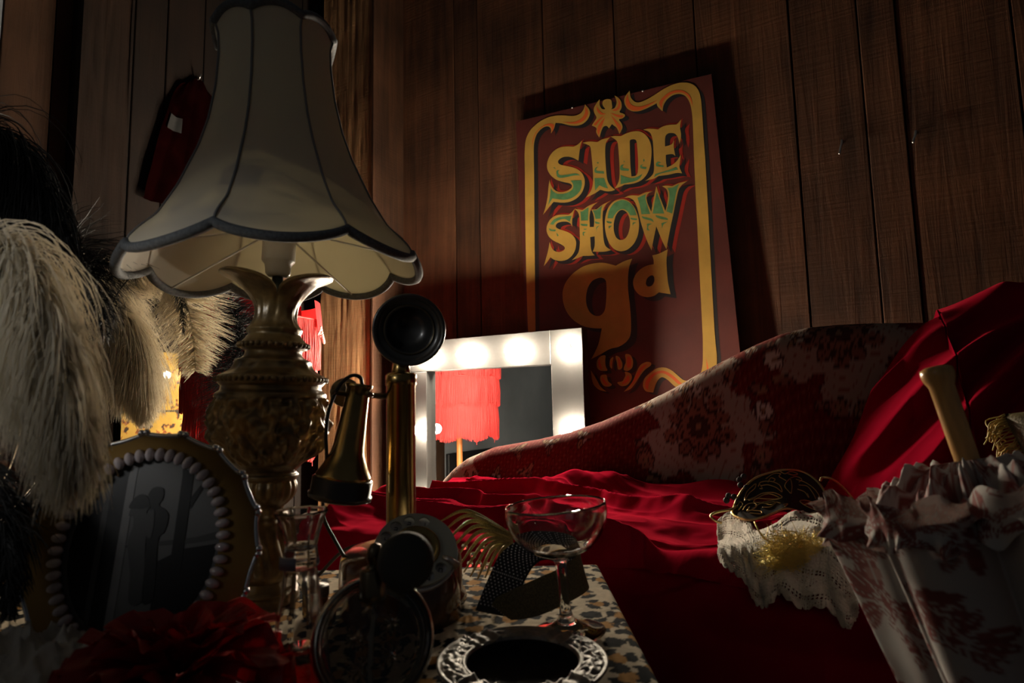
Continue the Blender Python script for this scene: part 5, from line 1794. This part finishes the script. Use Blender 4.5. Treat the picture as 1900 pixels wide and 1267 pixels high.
for _ in range(3):                                  # cloth spans the hollows
    Yp_ = np.pad(Yg, 1, mode='edge')
    Yg = np.minimum(Yg, (Yp_[:-2, 1:-1] + Yp_[2:, 1:-1] + Yp_[1:-1, :-2] + Yp_[1:-1, 2:] + 4 * Yg) / 8)


def bil(Aq, u, v):
    x = u * (Aq.shape[1] - 1); y = v * (Aq.shape[0] - 1)
    i = min(int(x), Aq.shape[1] - 2); j = min(int(y), Aq.shape[0] - 2); fx_, fy_ = x - i, y - j
    return (Aq[j, i] * (1 - fx_) + Aq[j, i + 1] * fx_) * (1 - fy_) + (Aq[j + 1, i] * (1 - fx_) + Aq[j + 1, i + 1] * fx_) * fy_


def lace_pt(u, v):
    x, y = bil(XYg[..., 0], u, v), bil(XYg[..., 1], u, v)
    Y = bil(Yg, u, v)
    w_ = .010 * (1 - abs(mnoise.noise(Vector((u * 7 + 3, v * 2.4, 1)))) * 1.6) + .005 * math.sin(u * 46 + 3 * math.sin(v * 4)) * smooth01(v, .55, 1)
    sc_ = .004 * abs(math.sin(u * 60)) * (smooth01(v, .93, 1) + 0)
    p = at(x, y, Y - max(0, w_))
    # crochet relief: rows of knots
    p = p - ray(x, y).normalized() * (.0010 * abs(math.sin(u * 150)) * abs(math.sin(v * 70)))
    return p + Vector((0, 0, -sc_))


def keep(u, v):
    a = u * 30; b = v * 15
    big = (math.floor(b) % 4 in (1,))
    hx, hy = a * 2 % 1 - .5, b * 2 % 1 - .5
    if big and hx * hx + hy * hy < .10: return False
    n_ = mnoise.noise(Vector((u * 9, v * 5, 4)))
    if n_ > .12 and not big:
        hx, hy = a * 3 % 1 - .5, (b * 3 + .5 * (math.floor(a * 3) % 2)) % 1 - .5
        if hx * hx + hy * hy < .07: return False
    return True


mb = MB(); mb.grid(lace_pt, nlu, nlv, keep=keep)
lace = obj('crochet_lace', mb, M['lace']); lace.modifiers.new('thickness', 'SOLIDIFY').thickness = .0016
tag(lace, 'cream crocheted lace mat hanging over the edge of the red velvet seat', 'lace')

# gold tinsel
M['tinsel'] = mat('gold_tinsel', (.85, .68, .24), .35, .7)
tcn = bil(Yg, .55, .55)
rt_ = random.Random(3)
mb = MB()
for q in range(620):
    a = rt_.uniform(0, 2 * PI); r_ = math.sqrt(rt_.random())
    cx, cy = 1482 + 58 * r_ * math.cos(a), 1030 + 34 * r_ * math.sin(a) + .35 * (58 * r_ * math.cos(a)) * .35
    L_ = rt_.uniform(12, 42); an = rt_.gauss(.25, .6); bw = rt_.uniform(-14, 14)
    dep = tcn - .012 - .020 * (1 - r_ * r_) * rt_.random() - .004
    p = [at(cx - L_ * math.cos(an), cy - L_ * math.sin(an), dep + .006), at(cx - bw * math.sin(an), cy + bw * math.cos(an), dep - .006), at(cx + L_ * math.cos(an), cy + L_ * math.sin(an), dep + .006)]
    mb.tube(crom(p, 4), .00034, 3, cap=False)
tin = thing('tinsel_tassel', at(1482, 1050, tcn), 'fluffy gold tinsel tassel lying on the cream crocheted lace', 'tassel')
o_ = obj('threads', mb, M['tinsel'], tin); o_['kind'] = 'stuff'
mb = MB(); mb.tube(crom([at(1400, 968, tcn - .0), at(1408, 985, tcn - .012), at(1420, 1000, tcn - .014), at(1440, 1010, tcn - .018)], 6), .0012, 6); obj('gold_string', mb, M['tinsel'], tin)

# ------------------------------------------------------------------ masquerade mask
M['maskblk'] = mat('black_mask', (.010, .009, .009), .55, sheen=.2)
M['goldcord'] = mat('gold_cord', (.72, .56, .24), .3, 1, bump=(900, .6, .001))
M['redlin'] = mat('red_lining', (.35, .012, .015), .6)


def mk(px, py, lift=0.0):
    u = (px - 1458) / 100
    v = (958 - py) / 80
    bulge = .050 * max(0, 1 - u * u * .9) - .012 * math.exp(-(u / .16) ** 2) * -1.0
    eye = 0
    for ex, ey in ((1420, 926), (1503, 934)):
        e = math.exp(-(((px - ex) / 30) ** 2 + ((py - ey) / 14) ** 2)); eye += .008 * e
    Y = .985 + .105 * v - bulge * .7 + eye - lift
    return at(px, py, Y)


mtop = [(1358, 952), (1368, 925), (1382, 904), (1402, 887), (1430, 877), (1455, 872), (1480, 873), (1502, 882), (1522, 900), (1536, 925), (1546, 950)]
mbot = [(1362, 957), (1376, 962), (1394, 965), (1416, 960), (1436, 952), (1456, 944), (1472, 946), (1490, 952), (1510, 958), (1530, 960), (1546, 956)]
t2 = crom([Vector((*p, 0)) for p in mtop], 10); b2 = crom([Vector((*p, 0)) for p in mbot], 10)
eyes = [[(1398, 931), (1410, 921), (1426, 916), (1440, 920), (1446, 925), (1432, 928), (1414, 932)], [(1484, 930), (1494, 928), (1508, 932), (1522, 942), (1530, 950), (1512, 946), (1494, 938)]]
eyes = [[tuple(v)[:2] for v in crom([Vector((*p, 0)) for p in e], 4, closed=True)] for e in eyes]


def inpoly(x, y, P_):
    c = False
    for (x0, y0), (x1, y1) in zip(P_, P_[1:] + P_[:1]):
        if (y0 > y) != (y1 > y) and x < (x1 - x0) * (y - y0) / (y1 - y0) + x0: c = not c
    return c


def m_uv(u, v):
    a = t2[round(u * (len(t2) - 1))]; b = b2[round(u * (len(b2) - 1))]
    q = a.lerp(b, v); return q.x, q.y


mask = thing('masquerade_mask', onvelvet(1458, 958), 'black masquerade mask with gold filigree and cord edging on the red velvet', 'mask')
mb = MB(); mb.grid(lambda u, v: mk(*m_uv(u, v)), len(t2), 40, keep=lambda u, v: not any(inpoly(*m_uv(u, v), e) for e in eyes))
o_ = obj('mask_shell', mb, M['maskblk'], mask); o_.modifiers.new('thickness', 'SOLIDIFY').thickness = .0006
edge = [(p.x, p.y) for p in t2] + [(p.x, p.y) for p in reversed(b2)]
mb = MB(); mb.tube([mk(x, y, .0015) for x, y in edge[::2]], .0022, 7, closed=True); obj('cord_edging', mb, M['goldcord'], mask)
C1 = lambda s: [(1300 + float(t.split(',')[0]) / 3.838, 850 + float(t.split(',')[1]) / 3.838) for t in s.split()]
fil = ['310,305 330,240 380,190 395,185 385,215 345,250 320,290', '410,200 430,170 500,165 560,190 580,240 540,210 480,190 430,195', '420,185 440,215 420,215', '310,300 380,280 440,250 520,245 580,275 540,290 470,290 400,285 340,300', '465,145 520,110 570,110 560,130 610,160', '560,90 600,110 640,95 690,110 660,120 620,110',
       '300,370 330,330 380,320 400,340 370,365 330,375 350,345', '390,340 440,320 500,330 540,310 500,345 440,350', '640,250 600,200 620,160 640,150 650,200 645,250', '680,150 740,170 800,210 840,260 860,320', '700,190 760,200 800,250 820,290', '690,220 740,240 770,280 760,250', '640,140 680,130 720,150 700,170', '460,320 520,310 570,320', '740,330 790,310', '260,350 280,310 300,330 270,370', '590,330 620,325 600,345', '480,170 500,140 530,150 520,165', '330,370 420,375 430,395 350,390']
for f_ in fil:
    pts = [mk(x, y, .0022) for x, y in C1(f_)]
    mb = MB(); mb.tube(crom(pts, 6), .0009, 5); obj('gold_filigree', mb, M['goldcord'], mask)
for e in eyes:
    mb = MB(); mb.tube([mk(x, y, .001) for x, y in e], .0010, 6, closed=True); obj('eye_trim', mb, M['goldcord'], mask)
mb = MB(); mb.grid(lambda u, v: mk(1385 + 160 * u, 905 + 45 * v, -.012), 24, 10); obj('red_lining', mb, M['redlin'], mask)
mb = MB(); mb.tube(crom([mk(1366, 940), at(1356, 945, .96), at(1330, 950, .955), at(1319, 957, .95), at(1326, 966, .945), at(1338, 970, .95)], 8), .0020, 7); obj('gold_cord', mb, M['goldcord'], mask)
mb = MB(); mb.tube(crom([mk(1545, 954), at(1566, 950, .97), at(1584, 944, .98), at(1590, 938, .98), at(1580, 922, .985), at(1560, 900, .99), at(1542, 888, .99), at(1526, 886, .995), at(1522, 892, .99)], 8), .0020, 7); obj('gold_cord', mb, M['goldcord'], mask)
for pts in ([(1370, 930), (1362, 922), (1352, 920), (1348, 928), (1356, 936), (1368, 936)], [(1385, 905), (1374, 900), (1372, 890), (1380, 884), (1388, 892), (1386, 905)]):
    mb = MB()
    for x, y in pts[:4]: mb.ball(mk(x, y, 0), .0055, 10, 7, (1, .6, 1))
    obj('black_ribbon', mb, M['blackrib'], mask)

# ------------------------------------------------------------------ closed parasol
M['toile'] = mat('red_toile_cotton', (.6, .58, .55), .8, attr='tone', translucent=.12, tcol=(.5, .35, .3), bump=(1500, .15, .0005))
M['caramel'] = mat('varnished_cane', (.62, .36, .12), .25, coat=.5, mottle=(14, .75, 1.15, (8, 8, 1)))
pa = at(1826, 945, .50)
pax = Vector((-.11, .19, 1)).normalized()
PM_ = frame(pa, pax, (1, 0, 0))
tipz = -(pa.z - .02) / pax.z
par = thing('parasol', pa + pax * (tipz), 'closed frilled parasol in white cotton with red floral print, wooden handle upward, against the chaise', 'parasol')


def toile(a, b):
    a = a * 1.55; b = b * 1.55
    base = np.array([.50, .48, .455]); red = np.array([.20, .042, .036]); pink = np.array([.33, .17, .15])
    C = np.broadcast_to(base, a.shape + (3,)).copy()
    rg = np.random.default_rng(12)
    for q in range(330):
        ca, cb = rg.uniform(-.65, .65), rg.uniform(-.95, .1)
        r0 = rg.uniform(.012, .026)
        for j in range(9):
            an = rg.uniform(0, 2 * PI); L = r0 * rg.uniform(1.2, 2.6); w = L * rg.uniform(.13, .22)
            ox = ca + r0 * .6 * math.cos(an); oy = cb + r0 * .6 * math.sin(an)
            x = (a - ox) * math.cos(an) + (b - oy) * math.sin(an); y = -(a - ox) * math.sin(an) + (b - oy) * math.cos(an)
            t = np.clip(x / L, 0, 1); hw = w * np.sin(np.pi * t) ** .7
            ins = (x > 0) & (x < L) & (np.abs(y) < hw)
            C[ins] = red if j % 3 else pink
            C[ins & ((np.sin(x * 2400) > .3) & (np.abs(y) > .0006))] = red * 1.35 if j % 3 else red
            C[ins & (np.abs(y) < .0007)] = base * .8
        x, y = a - ca, b - cb; rr2 = np.hypot(x, y); th = np.arctan2(y, x)
        fl_ = r0 * .8 * (.72 + .28 * np.abs(np.cos(th * 2.5)))
        C[rr2 < fl_ * 1.1] = red * .9
        C[rr2 < fl_] = base * .95
        C[(rr2 < fl_) & (np.sin(th * 15 + rr2 * 300) > .35)] = red * 1.2
        C[rr2 < fl_ * .3] = red
    for q in range(90):                                # thin sprigs
        ca, cb, an = rg.uniform(-.65, .65), rg.uniform(-.95, .1), rg.uniform(0, 2 * PI)
        x = (a - ca) * math.cos(an) + (b - cb) * math.sin(an); y = -(a - ca) * math.sin(an) + (b - cb) * math.cos(an)
        C[(np.abs(y - .006 * np.sin(x * 160)) < .0009) & (x > 0) & (x < .06)] = red
        C[(np.abs(np.abs(y) - (x % .01) * .8) < .0008) & (x > 0) & (x < .055) & (np.abs(y) < .008)] = red
    return C


PR = .116; PLEN = -tipz - .03
nu, nv = 460, 300
u = np.linspace(0, 2 * PI, nu, endpoint=False); v = np.linspace(0, 1, nv)
U, Vv = np.meshgrid(u, v)
Rb = PR * (1 - .84 * Vv)
pl = np.abs(np.sin(4 * (U + .35)))
dp = .30 - .05 * Vv
rr3 = Rb * (1 - dp * (1 - np.abs(np.cos(4 * (U + .35))) ** .8) * (.75 + .25 * np.cos(U * 3 + 1)) + .05 * np.sin(12 * U + 4 * Vv) * (1 - Vv))
sw = .5 * Vv * 0
X = rr3 * np.cos(U + sw + .18 * np.sin(8 * U + 1) * .5); Yq = rr3 * np.sin(U + sw + .18 * np.sin(8 * U + 1) * .5); Z = -Vv * PLEN
loc = np.stack([X, Yq, Z], -1)
Rm = np.array(PM_.to_3x3()); V3 = loc @ Rm.T + np.array(pa)
CC = toile((U - PI) * PR * 1.05, -Vv * PLEN)
can = obj('canopy', (V3.reshape(-1, 3), np_grid_faces(nu, nv, True), CC.reshape(-1, 3)), M['toile'], par)
nu, nv = 900, 26
u = np.linspace(0, 2 * PI, nu, endpoint=False); v = np.linspace(-1, 1, nv)
U, Vv = np.meshgrid(u, v)
ruf = np.sin(U * 22 + 2.5 * np.sin(U * 5) + 1.2 * Vv) * .55 + .3 * np.sin(U * 47 + 3 * np.sin(U * 7) - 2 * Vv)
opn = np.abs(Vv) ** 1.2
base_r = PR * (1 - .30 * (1 - np.abs(np.cos(4 * (U + .35))) ** .8) * (.75 + .25 * np.cos(U * 3 + 1)))
rr4 = base_r + .003 + .009 * ruf * opn + .004 * opn
Zz = .017 * Vv + .004 + .0045 * np.sin(U * 19 + 2 * np.sin(3 * U)) * opn * np.sign(Vv)
loc = np.stack([rr4 * np.cos(U), rr4 * np.sin(U), Zz + .006 * np.sin(4 * U + 2)], -1)
V3 = loc @ Rm.T + np.array(pa)
CC = toile((U - PI) * .125, Vv * .03 - .3)
frl = obj('frill', (V3.reshape(-1, 3), np_grid_faces(nu, nv, True), CC.reshape(-1, 3)), M['toile'], par)
# gathered frill close to the handle
nu, nv = 420, 20
u = np.linspace(0, 2 * PI, nu, endpoint=False); v = np.linspace(0, 1, nv)
U, Vv = np.meshgrid(u, v)
rr5 = .014 + (PR * .86 - .014) * Vv + .007 * Vv * np.sin(13 * U + 2 * np.sin(3 * U)) + .004 * Vv * np.sin(29 * U)
Zz = .040 - .046 * Vv ** .8 + (.013 * np.sin(13 * U + 1 + 2 * np.sin(3 * U)) + .009 * np.sin(27 * U + 5 * Vv) + .006 * np.sin(9 * U + 22 * Vv)) * np.sin(np.pi * np.clip(Vv, 0, .9))
loc = np.stack([rr5 * np.cos(U), rr5 * np.sin(U), Zz], -1)
V3 = loc @ Rm.T + np.array(pa)
obj('inner_frill', (V3.reshape(-1, 3), np_grid_faces(nu, nv, True), toile((U - PI) * .19, Vv * .16 - .35).reshape(-1, 3)), M['toile'], par)
mb = MB(); mb.tube([pa + pax * (tipz), pa + pax * .02], [.004, .006], 12); obj('shaft', mb, M['caramel'], par)
mb = MB(); mb.lathe([(0, -.0), (.0075, .0), (.0090, .03), (.0096, .08), (.0098, .104), (.0122, .110), (.0132, .115), (.0126, .1195), (.009, .1215), (0, .1215)], 40, PM_, lambda r, z, a, i: (r * (1 - (.09 if (abs(math.sin(a * 2.5)) < .10 and z < .105) else 0)), z)); obj('handle', mb, M['caramel'], par)
mb = MB(); mb.lathe([(0, 0), (.004, 0), (.007, .03), (.009, .05), (0, .05)], 16, frame(pa + pax * tipz, pax)); obj('ferrule', mb, M['brass'], par)

# ------------------------------------------------------------------ olive cushion with gold fringe
M['olivefab'] = mat('olive_brocade', (.10, .078, .03), .6, bump=(300, .6, .002), mottle=(60, .6, 1.4), sheen=.3)
M['goldfringe'] = mat('gold_fringe', (.52, .36, .10), .5, sheen=.3)
cc = at(2085, 868, .72)
cfx = Vector((.75, -.35, .15)).normalized(); cup = Vector((.35, .3, 1)); cup = (cup - cfx * cup.dot(cfx)).normalized(); cfn = cfx.cross(cup)
cush = thing('fringed_cushion', cc - cup * .1, 'olive cushion with gold tassel fringe at the right edge beside the parasol handle', 'cushion')
CW = .088
def pil(u, v, sg):
    x, y = (u - .5) * 2, (v - .5) * 2
    th_ = .045 * (max(0, (1 - abs(x) ** 2.6)) * max(0, (1 - abs(y) ** 2.6))) ** .5
    k2 = 1 - .05 * (1 - abs(x * y))
    return cc + cfx * (x * CW * k2) + cup * (y * CW * k2) - cfn * (th_ * sg) * -1
mb = MB(); mb.grid(lambda u, v: pil(u, v, 1), 30, 30); mb.grid(lambda u, v: pil(u, v, -1), 30, 30); obj('pillow', mb, M['olivefab'], cush)
rq = random.Random(9)
mb = MB()
for q in range(110):
    t_ = rq.random()
    for e_ in (0, 1):
        if e_ == 0: b0 = cc - cfx * CW * .97 + cup * ((t_ - .5) * 2 * CW)
        else: b0 = cc - cup * CW * .97 + cfx * ((t_ - .5) * 2 * CW)
        outv = (-cfx if e_ == 0 else -cup)
        L_ = rq.uniform(.022, .040)
        pts = [b0, b0 + outv * L_ * .45 + Vector((rq.gauss(0, .004), rq.gauss(0, .004), -.004)), b0 + outv * L_ * .6 + Vector((rq.gauss(0, .006), rq.gauss(0, .005), -L_ * .6))]
        mb.tube(crom(pts, 4), .0009, 5)
obj('fringe', mb, M['goldfringe'], cush)
bpy.context.view_layer.update()
